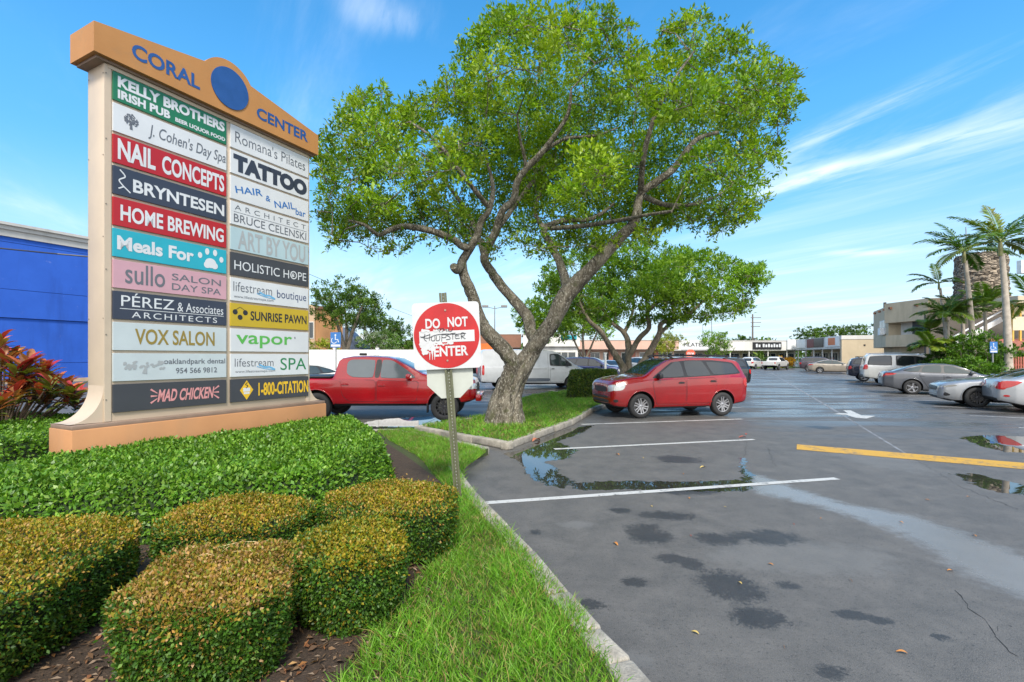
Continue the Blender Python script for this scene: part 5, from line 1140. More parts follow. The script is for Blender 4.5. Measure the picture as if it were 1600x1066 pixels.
COUPE = dict(SEDAN, front=2.38, rear=-2.40, wb=2.72, rad=.35, tum=.25, tw=.245, hw=[(2.38,.62),(2.25,.78),(1.9,.90),(1.3,.955),(.2,.93),(-1.3,.965),(-2.1,.90),(-2.4,.78)],
    top=[(2.38,.64),(2.33,.76),(2.1,.85),(1.6,.94),(1.0,1.0),(.75,1.03),(.3,1.22),(-.1,1.345),(-.45,1.38),(-.9,1.345),(-1.4,1.20),(-1.8,1.07),(-2.2,1.03),(-2.36,.98),(-2.4,.85)], belt=[(2.38,.72),(1.6,.88),(.8,.95),(-.6,.97),(-2.4,.98)],
    doors=[[(-.55,.30),(.82,.30),(.88,.6),(.80,.93),(-.55,.955)]], dlo=[[(.66,.99),(0,1.27),(-.45,1.325),(-.9,1.29),(-1.45,1.12),(-1.1,1.02)]], win=[[(.56,1.0),(-.05,1.25),(-.55,1.30),(-.60,1.01)], [(-.72,1.03),(-.70,1.285),(-.95,1.26),(-1.3,1.10)]],
    ws=(.80,-.05,.70,.54), rw=(-.95,-1.75,.5,.62), mirror=(.48,.99), wheel='twist',
    front_f=[('grille', [[(-.52,.55),(.52,.55),(.58,.70),(-.58,.72)]], ms_black, .008), ('lower_grille', [Q(-.55,.55,.27,.37)], ms_black, .006), ('headlight', both([(.56,.64),(.80,.66),(.80,.72),(.56,.71)]), ms_lamp, .008), ('splitter', [Q(-.75,.75,.20,.235)], pm('charcoal'), .02)],
    side_f=[('headlight', [[(1.86,.735),(2.26,.66),(2.27,.705),(1.95,.785)]], K('smoked_lamp', (.20,.19,.17), .12, coat=.8), .008), ('side_skirt', [Q(-.85,.85,.21,.25)], ms_black, .006), ('bumper_vent', [[(2.02,.40),(2.24,.36),(2.22,.50),(2.16,.50)]], ms_black, .005)])
HATCH = dict(SUV_COMPACT, rack=None)
# ---- who stands where
red1, red2 = paint('cherry_paint', (.33, .004, .008), 0, .16), paint('red_paint', (.25, .0025, .005), 0, .14)
sdn = Vector((sd.x, sd.y, 0)).normalized()                     # along the stalls, away from the kerb
def stand(front_wheel, rear_wheel, spec, side, head=None):
    """origin from the ground contacts of the two wheels on the visible side"""
    a, b = Vector(front_wheel), Vector(rear_wheel); h = (a - b).normalized() if head is None else head; w = max(q for _, q in spec['hw']) - .12
    left = Vector((-h.y, h.x, 0)); return (a + b)/2 + (left if side == 'R' else -left)*w, h
fw, rw_ = G(1000, 653.5), G(1126, 649.5); p, h = stand(fw, rw_, SUV_COMPACT, 'L')
car('red compact SUV with black roof rails parked nose to the grass island', 'car', 'compact_suv', SUV_COMPACT, p, h, red2, wheel='twist')
p = Vector(((695-800)/FPX*13.1 - 1.75, 13.1 + .85, 0))
car('red crew cab pickup truck with black bed cover behind the road sign', 'pickup', 'pickup_truck', PICKUP, p, Vector((1, 0.0, 0)), red1, rim=ms_darkalloy, glass=K('tinted_glass', (.10,.12,.13), .05, spec=.9, var=.05),
    boxes=[('bed_cover', [((-2.2, 0, 1.20), (1.62, 1.66, .05))], ms_black), ('bumper', [((2.66, 0, .62), (.16, 1.5, .18))], None), ('mud_flap', [((1.28, -.84, .36), (.03, .2, .26)), ((1.28, .84, .36), (.03, .2, .26)), ((-2.22, -.84, .36), (.03, .2, .26))], ms_black), ('fog_lamp', [((2.66, -.62, .75), (.1, .16, .1))], ms_lamp), ('roof_fin', [((-.75, 0, 1.83), (.22, .04, .07))], ms_black)], back_f=PICKUP['back_f'])
car('white cargo van with grey lower cladding beyond the tree trunk', 'van', 'cargo_van', VAN, (1.2, 26.6), Vector((.975, .20, 0)).normalized(), (.50, .52, .54))
dgr = Vector((math.sin(R(120)), math.cos(R(120)), 0))
def right_row(px, py, spec, nose_in, label, cat, name, col, dx=0, **k):
    p = G(px, py); h = dgr if nose_in else -dgr; axle = -spec['wb']/2 if nose_in else spec['wb']/2
    w = max(q for _, q in spec['hw']) - .1; left = Vector((-h.y, h.x, 0)); sidev = -left if nose_in else left   # the flank turned to the viewer
    c = p - h*axle - sidev*w; return car(label, cat, name, spec, c, h, col, None, **k)
silver = paint('silver_paint', (.36, .37, .385), .55, .3); steelg = paint('steel_grey_paint', (.115, .12, .135), .5, .28); whitep = paint('pearl_white_paint', (.60, .59, .56), 0, .25); navy = paint('navy_paint', (.015, .018, .035), .3, .2); tan = paint('tan_paint', (.36, .31, .25), .5, .3)
bluep = paint('blue_paint', (.012, .025, .12), .2, .2); blackp = paint('black_paint', (.012, .013, .014), .2, .2); plum = paint('plum_paint', (.06, .045, .06), .4, .25); lsilver = paint('light_silver_paint', (.42, .43, .445), .4, .28)
right_row(1425, 616.5, SEDAN, True, 'dark grey sedan parked nose-in between the silver coupe and white SUV', 'car', 'sedan', steelg)
right_row(1527, 637, COUPE, False, 'silver sports coupe with dark wheels facing the driving lane', 'car', 'coupe', silver, rim=ms_darkalloy, wheel='twist')
right_row(1636, 648, SEDAN, True, 'silver sedan with large red tail lights, cut by the right edge', 'car', 'sedan', lsilver, back_f=[('tail_light', both([(.30,.86),(.80,.70),(.80,.96),(.46,.99)]), ms_lampred, .01), ('license_plate', [Q(-.16,.16,.74,.88)], m_plate, .012), ('bumper_vent', [Q(-.65,.65,.36,.46)], ms_black, .006)],
    side_f=[('tail_light', [[(-2.45,.74),(-2.2,.80),(-1.92,.99),(-2.42,1.0)]], ms_lampred, .009), ('reflector', [Q(-2.36,-2.22,.50,.56)], ms_lampred, .006)])
right_row(1386, 603.5, SUV_LARGE, True, 'large white SUV with dark windows and square red tail lights', 'car', 'large_suv', whitep, rackmat=ms_chrome)
right_row(1350, 596, SUV_COMPACT, True, 'navy SUV parked left of the large white SUV', 'car', 'compact_suv', navy, scale=1)
right_row(1281, 583.5, SEDAN, True, 'tan sedan parked in front of the beige side wall', 'car', 'sedan', tan, detail=1)
right_row(1263, 580.5, SUV_COMPACT, True, 'plum SUV half hidden behind the tan sedan', 'car', 'compact_suv', plum, detail=1)
away = (D*.95 + N*.35).normalized()
p = G(1207, 578); car('white pickup truck parked facing the far storefronts', 'pickup', 'pickup_truck', PICKUP, p + away*1.5, away, whitep, None, 1)
p = G(1168, 577); car('white SUV parked left of the white pickup by the storefronts', 'car', 'compact_suv', SUV_COMPACT, p + away*2, away, whitep, None, 1)
p = G(1130, 590); car('black SUV whose rear shows past the red SUV', 'car', 'compact_suv', SUV_COMPACT, V(1101, 558, 25.5) - Vector((0, 0, CAMH)), -sdn, blackp, None, 1)
# beyond the islands, seen between trunks
car('dark blue hatchback parked beyond the van', 'car', 'hatchback', HATCH, (5.3, 32.0), Vector((.96, -.28, 0)), bluep, None, 1, scale=1)
car('pale silver sedan parked behind the blue hatchback', 'car', 'sedan', SEDAN, (9.2, 45), Vector((.3, -1, 0)).normalized(), lsilver, None, 1)
car('white hatchback parked in line with the pale silver sedan', 'car', 'hatchback', HATCH, (13.2, 47), Vector((.3, -1, 0)).normalized(), whitep, None, 1)
car('black sedan parked under the second tree, far side', 'car', 'sedan', SEDAN, (17.0, 49), Vector((.3, -1, 0)).normalized(), blackp, None, 1)
car('white sedan parked behind the red pickup, by the white fence', 'car', 'sedan', SEDAN, (-9.6, 20.6), Vector((-.8, -.62, 0)).normalized(), whitep, None, 1)
car('red sedan parked behind the road sign plate', 'car', 'sedan', SEDAN, (-4.6, 24.0), Vector((.6, -.8, 0)).normalized(), red1, None, 1)
car('silver SUV parked beyond the red sedan', 'car', 'compact_suv', HATCH, (-6.8, 31), Vector((.6, -.8, 0)).normalized(), lsilver, None, 1)
car('silver sedan parked behind the van, far end of the lot', 'car', 'sedan', SEDAN, (-6.5, 43), Vector((.8, -.6, 0)).normalized(), silver, None, 1)
car('black SUV parked at the far end of the lot behind the tree trunk', 'car', 'compact_suv', HATCH, (-3.4, 44), Vector((.8, -.6, 0)).normalized(), blackp, None, 1)
# ================================================================ buildings and everything beyond the lot
def stucco(name, c1, c2, bump=.25):
    s = NT(name); pos = s.n('ShaderNodeNewGeometry').outputs['Position']; n = s.noise(.6, 6, .65, pos); st_ = s.noise(1.2, 5, .6, pos, 0, (1, 1, .15)); f = s.noise(40, 3, .6, pos)
    c = s.mix(s.rng(n, .3, .7), c1, c2); c = s.mix(s.math('MULTIPLY', s.rng(st_, .50, .72), .5), c, tuple(q*.6 for q in c1)); c = s.mix(s.math('MULTIPLY', s.rng(s.noise(1.7, 8, .75, pos), .62, .72), .22), c, (.6, .6, .62)); s.set(Base_Color=c, Roughness=.85); s.bump(f, bump, .01); return s.m
m_bl = stucco('blue_wall', (.014, .085, .43), (.02, .105, .50)); m_bldk = K('blue_groove', (.012, .035, .2), .8); m_cornice = stucco('pale_cornice', (.42, .41, .38), (.50, .48, .45)); m_beige = stucco('beige_stucco', (.47, .385, .265), (.54, .445, .31)); m_beige2 = stucco('light_beige_stucco', (.50, .43, .31), (.56, .49, .37))
m_whites = stucco('white_stucco', (.55, .54, .51), (.62, .61, .59)); m_pink = stucco('pink_stucco', (.52, .33, .26), (.58, .38, .30)); m_tanw = stucco('tan_stucco', (.46, .32, .20), (.52, .37, .24)); m_orw = stucco('orange_wall', (.38, .19, .08), (.44, .23, .10)); m_dark = K('dark_interior', (.02, .02, .022), .6); m_shop = K('shop_glass', (.03, .04, .045), .05, spec=.8, var=.3, scale=.6, world=True)
m_frame = K('white_frame', (.6, .59, .55), .5); m_slate = K('blue_grey_tiles', (.05, .075, .13), .6, var=.3, scale=8); m_brown = K('brown_wood', (.16, .07, .04), .7, var=.25); m_redw = K('red_picket', (.34, .10, .07), .7, var=.15); m_yelp = K('yellow_post', (.62, .38, .07), .5); m_grey = K('grey_metal', (.24, .25, .26), .5, .4); m_pole = K('weathered_pole', (.13, .11, .095), .9, var=.25)
def B3(o, d, n, z0, z1, s0, s1, t0, t1):            # box in a wall frame: o origin, d along, n outward ; returns (centre, size, angle)
    c = Vector(o) + d*((s0+s1)/2) + n*((t0+t1)/2); return (c.x, c.y, (z0+z1)/2), (abs(s1-s0), abs(t1-t0), z1-z0), math.atan2(d.y, d.x)
class Wall:
    def __init__(s, root, o, d): s.r, s.o, s.d = root, Vector(o), Vector(d).normalized(); s.n = Vector((s.d.y, -s.d.x, 0))     # n: to the right of d
    def part(s, name, m, boxes, parent=None, bev=0):
        mb = MB()
        for z0, z1, s0, s1, t0, t1 in boxes: c, dm, a = B3(s.o - s.r.location, s.d, s.n, z0, z1, s0, s1, t0, t1); mb.box(c, dm, a, bev=bev)
        return mb.build(name, m, parent or s.r)
# blue building, left
o = Vector((-31.2, 35, 0)); r = thing('blue_building', 'tall blue panelled building with pale cornice behind the red-leaved plant', 'building', o - D*30); w = Wall(r, o, D)
w.part('wall', m_bl, [(.25, 1.33, -45, 14, -14, 0), (1.36, 4.3, -45, 14, -14, 0), (4.34, 6.18, -45, 14, -14, .10), (6.21, 9.25, -45, 14, -14, .10), (9.28, 9.62, -45, 14, -14, .10)])
w.part('groove', m_bldk, [(1.30, 1.40, -45, 14, -13.9, -.04), (4.28, 4.36, -45, 14, -13.9, -.04), (6.15, 6.24, -45, 14, -13.9, .04), (9.22, 9.30, -45, 14, -13.9, .04)])
w.part('cornice', m_cornice, [(9.62, 10.05, -45, 14, -14, .22), (10.05, 10.32, -45, 14, -14, .34), (10.32, 10.5, -45, 14, -14, .5)]); w.part('plinth', m_tanw, [(0, .25, -45, 14, -14, .12)])
def wire(name, label, pts, rad=.012, cat='cable', sag=0):
    mb = MB(); a, b = Vector(pts[0]), Vector(pts[-1]); P = [Vector(p) for p in pts] if len(pts) > 2 else [a.lerp(b, i/16) - Vector((0, 0, sag*4*(i/16)*(1-i/16))) for i in range(17)]
    mb.tube(P, rad, 5); return tag(mb.build(name, ms_black), label, cat)
wire('utility_cable', 'thick dark cable crossing in front of the blue wall', [V(-160, 372, 28), V(40, 392, 29), V(90, 397, 29), V(300, 415, 33)], .045)
# tan block and the low houses seen between sign and tree
r = thing('apartment_block', 'tan and orange two-storey block behind the white fence', 'building', V(493, 558, 48) - Vector((0, 0, CAMH))); oz = Vector((r.location.x, r.location.y, 0))
w = Wall(r, oz, Vector((1, .55, 0))); w.part('orange_wall', m_orw, [(0, 6.6, 0, 2.6, -6, 0)]); w2 = Wall(r, oz - Vector((.06, 0, 0)), Vector((1, -.06, 0))); w2.part('tan_wall', m_tanw, [(0, 7.0, -7, 0, -5, 0)]); f = w2.part('window', m_frame, [(3.6, 5.3, -.78, -.10, 0, .05), (3.6, 5.3, -4, -2.6, 0, .05)]); w2.part('pane', m_shop, [(3.68, 5.22, -.72, -.16, .05, .07), (3.68, 5.22, -3.9, -2.7, .05, .07)], f)
w.part('roof', m_brown, [(6.6, 6.8, -.1, 2.7, -6, .2)])
r = thing('tiled_house', 'house with blue-grey tiled mansard roof left of the pale house', 'house', V(536, 558, 58) - Vector((0, 0, CAMH))); x, y = r.location.x, r.location.y
mb = MB(); mb.box((0, 2, 1.5), (4.2, 4, 3)); mb.build('wall', m_tanw, r)
mb = MB(); mb.add([(-2.4, -.3, 2.7), (2.6, -.3, 2.7), (2.6, 4.3, 2.7), (-2.4, 4.3, 2.7), (-1.4, 1.0, 5.4), (.0, 1.0, 5.4), (.0, 3, 5.4), (-1.4, 3, 5.4)], [(0,1,5,4), (1,2,6,5), (2,3,7,6), (3,0,4,7), (4,5,6,7), (3,2,1,0)]); mb.build('roof', m_slate, r)
r = thing('white_house', 'low white house with broad plain roof behind the fence', 'house', V(562, 558, 62) - Vector((0, 0, CAMH)))
mb = MB(); mb.box((.4, 2.5, 1.6), (5.6, 5, 3.2)); mb.build('wall', m_whites, r); mb = MB(); mb.add([(-2.9, -.4, 2.4), (3.6, -.4, 2.4), (3.2, 3, 4.4), (-1.4, 3, 4.9), (-2.9, 5.5, 2.4), (3.6, 5.5, 2.4)], [(0,1,2,3), (3,2,5,4), (0,3,4), (1,5,2)]); mb.build('roof', K('pale_roof', (.50, .50, .49), .7), r)
r = thing('arcade', 'cream row of shop bays behind the red sedan', 'building', V(612, 558, 60) - Vector((0, 0, CAMH)))
mb = MB(); mb.box((.5, 4, 1.5), (9, 6, 3.0)); mb.build('wall', m_beige2, r)
for k in range(6): mb = MB(); mb.box((-3.3 + k*1.5, .95, 1.2), (.95, .08, 2.2)); mb.build('window', m_shop, r)
# white fence: posts and panels
r = thing('board_fence', 'white panel fence behind the red pickup truck', 'fence', (-10.6, 27, 0))
for k in range(4):
    mb = MB(); mb.box((-3.0 + 2.4*k, 0, 1.05), (2.26, .045, 2.0)); mb.box((-3.0 + 2.4*k, 0, 2.1), (2.26, .07, .12)); mb.box((-3.0 + 2.4*k, 0, 1.72), (2.26, .07, .05)); mb.build('panel', ms_white, r)
for k in range(4): mb = MB(); mb.box((-4.2 + 2.4*k, 0, 1.1), (.13, .13, 2.2)); mb.box((-4.2 + 2.4*k, 0, 2.24), (.17, .17, .06)); mb.build('post', ms_white, r)
def acc_sign(label, p, h, s=1.0):
    r = thing('parking_sign', label, 'sign', p); mb = MB(); mb.tube([(0, 0, 0), (0, 0, h)], .035, 8); mb.build('pole', m_grey, r); mb = MB(); mb.box((0, -.05, h - .25*s), (.34*s, .012, .5*s), bev=.004); pl = mb.build('plate', pm('blue'), r); L = MB()
    disc(L, -.01, h - .09*s, .03*s, .03*s, -.0585, 0, 10); stroke(L, [(-.01*s, h - .13*s), (-.01*s, h - .24*s), (.07*s, h - .24*s), (.10*s, h - .33*s)], .03*s, -.0585); 
    stroke(L, [(-.05*s + .09*s*math.cos(a), h - .27*s + .09*s*math.sin(a)) for a in np.linspace(2.2, 5.9, 12)], .022*s, -.0588); L.add([(-.15*s, -.0585, h - .47*s), (.15*s, -.0585, h - .47*s), (.15*s, -.0585, h - .40*s), (-.15*s, -.0585, h - .40*s)], [(0, 1, 2, 3)]); L.build('wheelchair_symbol', pm('white'), pl); return r
acc_sign('blue wheelchair parking sign on a pole before the white fence', V(525, 558, 25.2) - Vector((0, 0, CAMH)), 3.05, 1.6)
acc_sign('blue wheelchair parking sign beside the tall palm trunk', V(1551, 558, 23.6) - Vector((0, 0, CAMH)), 2.5, 1.1)
# overhead wire and lamp mast left of the tree
wire('overhead_wire', 'thin overhead wire running from the sign edge down to the trees', [V(430, 405, 40), V(720, 520, 62)], .018, sag=.3)
def mast(label, px, py, Y, name='light_mast', heads=2, cat='lamp post', rad=.07):
    b = V(px, HOR, Y); b.z = 0; r = thing(name, label, cat, b); H = V(px, py, Y).z; mb = MB(); mb.tube([(0, 0, 0), (0, 0, H)], [rad*1.4, rad*.8], 10); mb.build('pole', m_grey, r)
    for sx in ((-1, 1) if heads == 2 else ()):
        mb = MB(); mb.tube([(0, 0, H - .35), (sx*.9, 0, H - .15)], .04, 6); mb.build('arm', m_grey, r); mb = MB(); mb.box((sx*1.15, 0, H - .05), (.75, .45, .3), bev=.06); mb.build('lamp_head', K('lamp_casing', (.2, .2, .2), .5), r)
    return r
mast('grey twin-head light mast between the road sign and the tree trunk', 773, 478, 58)
def ppole(label, px, py, Y, arms=((.9, 1.2), (.8, .8))):
    b = V(px, HOR, Y); b.z = 0; r = thing('utility_pole', label, 'utility pole', b); H = V(px, py, Y).z; mb = MB(); mb.tube([(0, 0, 0), (0, 0, H)], [.2, .13], 10); mb.build('pole', m_pole, r)
    for f_, L_2 in arms: mb = MB(); mb.box((.35*L_2, -.15, H*f_), (L_2*1.3, .12, .12)); mb.build('crossarm', m_pole, r); 
    mb = MB(); mb.tube([(.45, -.2, H*.42), (.45, -.2, H*.52)], .25, 10); mb.build('transformer', m_grey, r); return r
ppole('wooden utility pole standing behind the white shop row', 1176, 491, 96, ((.93, 1.6), (.84, 1.6), (.76, 1.4)))
mast('thin pole above the shop roof, left of the round tree', 1098, 506, 90, 'roof_mast', 0, 'pole', .05); mast('thin taller pole above the shop roof, beside the round tree', 1112, 498, 92, 'roof_mast', 0, 'pole', .08)
# the shop row across the end of the lot
def shop_row(name, label, o, d, L, H, z_f, wallm, fascm, bays, deep=10, over=3.2, posts=True, seed=1, glassy=.8):
    r = thing(name, label, 'building', o); w = Wall(r, o, d); rr = random.Random(seed)
    w.part('wall', wallm, [(0, H - .35, 0, L, -deep, -.02)]); w.part('fascia', fascm, [(z_f, H, -.2, L + .2, -.02, over)]); w.part('roof_edge', m_cornice, [(H, H + .10, -.25, L + .25, -deep, over + .06)])
    w.part('soffit', m_cornice, [(z_f - .06, z_f, -.1, L + .1, 0, over - .1)])
    bw = L/bays
    for k in range(bays):
        a, b = k*bw + .25, (k+1)*bw - .25; f = w.part('shopfront', m_frame, [(.0, .35, a, b, -.01, .06), (2.35, 2.5, a, b, -.01, .08)] + [(.35, 2.35, a + (b-a)*q - .04, a + (b-a)*q + .04, -.01, .08) for q in (0.01, .35, .65, .99)]); w.part('pane', m_shop, [(.35, 2.35, a, b, -.015, .03)], f)
        if rr.random() < .5: w.part('poster', K('poster_%d' % rr.randint(0, 3), rr.choice([(.45,.1,.08),(.5,.45,.35),(.1,.2,.3),(.5,.5,.5)]), .5), [(.9, 1.7, a + .3, a + 1.2, .03, .045)], f)
    if posts:
        for k in range(bays + 1): w.part('post', m_frame, [(0, z_f - .06, k*bw - .07, k*bw + .07, over - .35, over - .21)])
    return r, w
xd = Vector((1, 0, 0))
r, w = shop_row('shop_row', 'long low cream shop row with covered walk across the far end', Vector((27.2, 83.5, 0)), xd, 22.3, 4.45, 2.85, m_beige2, m_whites, 7)
w.part('sign_panel', pm('signwhite'), [(3.0, 4.5, 1.2, 7.4, 3.2, 3.3)]); L = MB(); put_text(L, 'PILATES', 1.6, 5.0, 3.5, 4.15, -3.31, .02); L.build('lettering', ms_black, r)
sp_ = w.part('sign_panel', pm('black'), [(3.05, 4.25, 13.2, 18.0, 3.2, 3.32)])
for k in range(9): x = 13.7 + k*.45 + (.25 if k > 1 else 0); w.part('sign_mark', pm('white'), [(3.4, 3.95 - .12*(k % 2), x, x + .3, 3.32, 3.34)], sp_)
for k in range(4): w.part('roof_vent', m_grey, [(4.5, 4.9, 8 + 3.6*k, 8.35 + 3.6*k, -4, -3.6)])
w.part('curved_sign', pm('signwhite'), [(3.0, 4.7, 18.9, 24.0, 3.2, 3.5)])
o2 = Vector((49.35, 78.5, 0)); r, w = shop_row('shop_wing', 'shop wing nearer the cars with red and dark signboards', o2, Vector((-.2, -.98, 0)), 15.3, 4.5, 2.9, m_beige2, m_whites, 5, 12, 2.4, True, 4)
# its outward side is the lane side (right of -D is -N)
w.part('sign_panel', pm('signwhite'), [(3.2, 4.55, .4, 3.8, 2.4, 2.5)]); w.part('sign_panel', K('maroon_sign', (.16, .03, .03), .5), [(3.2, 4.5, 4.4, 7.0, 2.4, 2.5)]); w.part('sign_panel', pm('black'), [(3.2, 4.5, 7.05, 10.2, 2.4, 2.5)]); w.part('sign_panel', pm('signwhite'), [(3.2, 4.6, 11.0, 15.2, 2.4, 2.5)]); L_ = w.part('sign_mark', K('orange_logo', (.6, .16, .05), .5), [(3.4, 4.4, 11.9, 14.0, 2.5, 2.52)])
w.part('side_wall', m_beige, [(0, 4.1, 15.3, 15.7, -16, 2.4)]); w.part('parapet', m_whites, [(4.1, 4.62, 15.28, 15.75, -16, 2.45)])
for k in range(5): w.part('viga_hole', m_dark, [(3.2, 3.42, 15.7, 15.73, -2.2*k - .4, -2.2*k - .18)])
# pink and white shops glimpsed through the trees
r, w = shop_row('pink_shops', 'pink shops half hidden behind the second tree', Vector((8.0, 72, 0)), xd, 16.4, 4.2, 2.9, m_pink, m_pink, 6, 8, 1.5, False, 9)
for k in range(5): w.part('pier', K('brick_pier', (.30, .12, .08), .8), [(0, 2.9, k*3.4 - .3, k*3.4 + .3, .06, .5)])
r, w = shop_row('white_shop', 'white shop with small teal roof sign behind the van', Vector((1.6, 61, 0)), xd, 6.8, 4.6, 3.1, m_whites, m_whites, 2, 8, .4, False, 12)
w.part('roof_sign', pm('cyan'), [(4.0, 4.5, 4.6, 6.6, .4, .5)])
r, w = shop_row('brick_shop', 'brown shop with orange tarpaulin left of the white shop', Vector((-4.6, 63, 0)), xd, 5.6, 4.7, 3.0, K('brown_brick', (.22, .11, .07), .85, world=True), K('brown_brick', (.22, .11, .07), .85), 2, 8, .4, False, 14)
w.part('orange_awning', K('orange_canvas', (.65, .16, .03), .7), [(2.6, 3.5, .2, 2.6, .4, 1.6)])
# stop sign and a white post on the island beyond
def stop_sign(p, h):
    r = thing('stop_sign', 'faded red octagonal stop sign behind the red SUV roof', 'stop sign', p); mb = MB(); mb.tube([(0, .03, 0), (0, .03, h)], .03, 8); mb.build('post', m_grey, r)
    mb = MB(); mb.prism([(.42*math.cos(R(22.5+45*k)), .42*math.sin(R(22.5+45*k))) for k in range(8)], .01, Matrix.Translation((0, 0, h - .3)) @ MF); pl = mb.build('sign_plate', K('faded_red', (.60, .10, .05), .5), r); L = MB(); put_text(L, 'STOP', -.28, .28, h - .42, h - .18, -.0125, .04); L.build('lettering', pm('white'), pl)
stop_sign(V(1079, 558, 40) - Vector((0, 0, CAMH)), 2.3)
r = thing('marker_post', 'slim white post standing between hedge and second tree', 'post', V(946, 558, 21.8) - Vector((0, 0, CAMH))); mb = MB(); mb.box((0, 0, .95), (.09, .09, 1.9), bev=.01); mb.build('post', ms_white, r); mb = MB(); mb.box((0, 0, 1.92), (.12, .12, .05)); mb.build('cap', ms_white, r)
# two-storey stucco building on the right
A_, B_, C_, D_, E_ = Vector((43.1, 57, 0)), Vector((39.6, 50.2, 0)), Vector((40.0, 45.4, 0)), Vector((56, 41.5, 0)), Vector((60, 57, 0))
r = thing('stucco_building', 'two-storey beige stucco building with balcony bands right of the shop wing', 'building', (48, 50, 0))
def plan(l, z0, z1, name, m):
    mb = MB(); mb.prism([(p.x - 48, p.y - 50) for p in l][::-1] if 0 else [(p.x - 48, p.y - 50) for p in l], z1 - z0, None, 0, z0); return mb.build(name, m, r)
i1 = Vector((1.0, -.3, 0)); i2 = Vector((1.6, .9, 0))
plan([A_ + i1, B_ + i1, C_ + i2*.8, D_ + Vector((0, 1, 0)), E_], 0, 2.8, 'ground_floor', m_beige)
plan([A_, B_ - N*.3, C_ - N*.3, D_, E_], 2.8, 4.0, 'balcony_band', m_beige)
plan([A_ + D*.0, A_.lerp(B_, .96), A_.lerp(B_, .96) + N*6, E_], 4.0, 7.15, 'upper_wall', m_beige)
plan([B_ + i1*1.0, C_ + i2, D_ + Vector((0, 1.4, 0)), E_ - D*3], 4.0, 5.3, 'recessed_wall', m_whites)
plan([B_ - N*.4, C_ - N*.4, D_ - Vector((0, .3, 0)), E_ - D*3], 5.3, 7.35, 'roof_block', m_beige)
w = Wall(r, A_, (B_ - A_)); w.part('balcony_recess', m_dark, [(3.62, 3.92, .4, 3.2, .0, .02), (3.62, 3.92, 4.0, 7.0, .05, .12)]); f = w.part('window', m_frame, [(4.25, 5.75, 3.6, 6.4, 0, .08)]); w.part('pane', m_shop, [(4.35, 5.65, 3.75, 4.9, .08, .10), (4.95, 5.65, 5.0, 6.25, .08, .10)], f); w.part('air_conditioner', ms_white, [(4.15, 4.9, 5.05, 6.2, .10, .5)])
for k in range(3): w.part('roof_beam', m_brown, [(6.75, 6.95, 1.2 + 2.4*k, 1.4 + 2.4*k, 0, .25)])
w.part('roof_pipe', m_dark, [(7.15, 8.1, 1.0, 1.25, -1, -.75)])
w3 = Wall(r, B_ - N*.4, (C_ - B_)); w3.part('roof_beam', m_brown, [(6.7, 6.92, .7, .92, 0, .22), (6.7, 6.92, 3.6, 3.82, 0, .22)]); w3.part('dark_opening', m_dark, [(4.05, 5.28, 2.6, 4.3, -1.5, -.6)])
w4 = Wall(r, C_ - N*.3, (D_ - C_)); w4.part('dark_opening', m_dark, [(.2, 2.4, .6, 3.6, -.3, -.1)]); w4.part('brown_door', m_brown, [(4.0, 5.28, 8.3, 9.4, -1.2, -.5)]); w4.part('dark_opening', m_dark, [(4.0, 5.28, 5.5, 8.2, -1.2, -.6), (4.0, 5.28, 9.6, 15, -1.2, -.6)])
# rough stone tower
s = NT('stacked_stone'); vo = s.n('ShaderNodeTexVoronoi'); mp = s.n('ShaderNodeMapping'); mp.inputs['Scale'].default_value = (2.6, 2.6, 6.5); s.l(s.tc.outputs['Object'], mp.inputs[0]); s.l(mp.outputs[0], vo.inputs['Vector']); vo.inputs['Scale'].default_value = 1.0
vd = s.n('ShaderNodeTexVoronoi', feature='DISTANCE_TO_EDGE'); s.l(mp.outputs[0], vd.inputs['Vector']); vd.inputs['Scale'].default_value = 1.0
c = s.mix(s.rng(vo.outputs['Color'], .2, .9), (.14, .11, .08), (.40, .33, .25)); c = s.mix(s.rng(vd.outputs['Distance'], .02, .10), (.03, .025, .02), c); s.set(Base_Color=c, Roughness=.95); s.bump(vd.outputs['Distance'], 1.0, .25); m_stone = s.m
r = thing('stone_tower', 'round tapering tower of rough stacked stone behind the palms', 'tower', (40.6, 41.4, 0)); mb = MB(); nz, na = 96, 96; vs = []
rs_ = random.Random(2); cell = {}
for j in range(nz + 1):
    z = 10.5*j/nz
    for k in range(na):
        a = 2*math.pi*k/na; key = (j//2, (k + (j//2 % 3)*2)//5); q = cell.setdefault(key, rs_.uniform(-.07, .09)); rad_ = 1.98 - .030*z + q; vs.append((rad_*math.cos(a), rad_*math.sin(a), z + (rs_.uniform(0, .15) if j == nz else 0)))
mb.add(vs, [(j*na+k, j*na+(k+1) % na, (j+1)*na+(k+1) % na, (j+1)*na+k) for j in range(nz) for k in range(na)] + [tuple(nz*na + k for k in range(na))]); mb.build('stone_shaft', m_stone, r)
mb = MB(); mb.tube([(-1.2, 0, 10.4), (-1.3, 0, 13.0)], .04, 6); mb.build('antenna', m_grey, r)
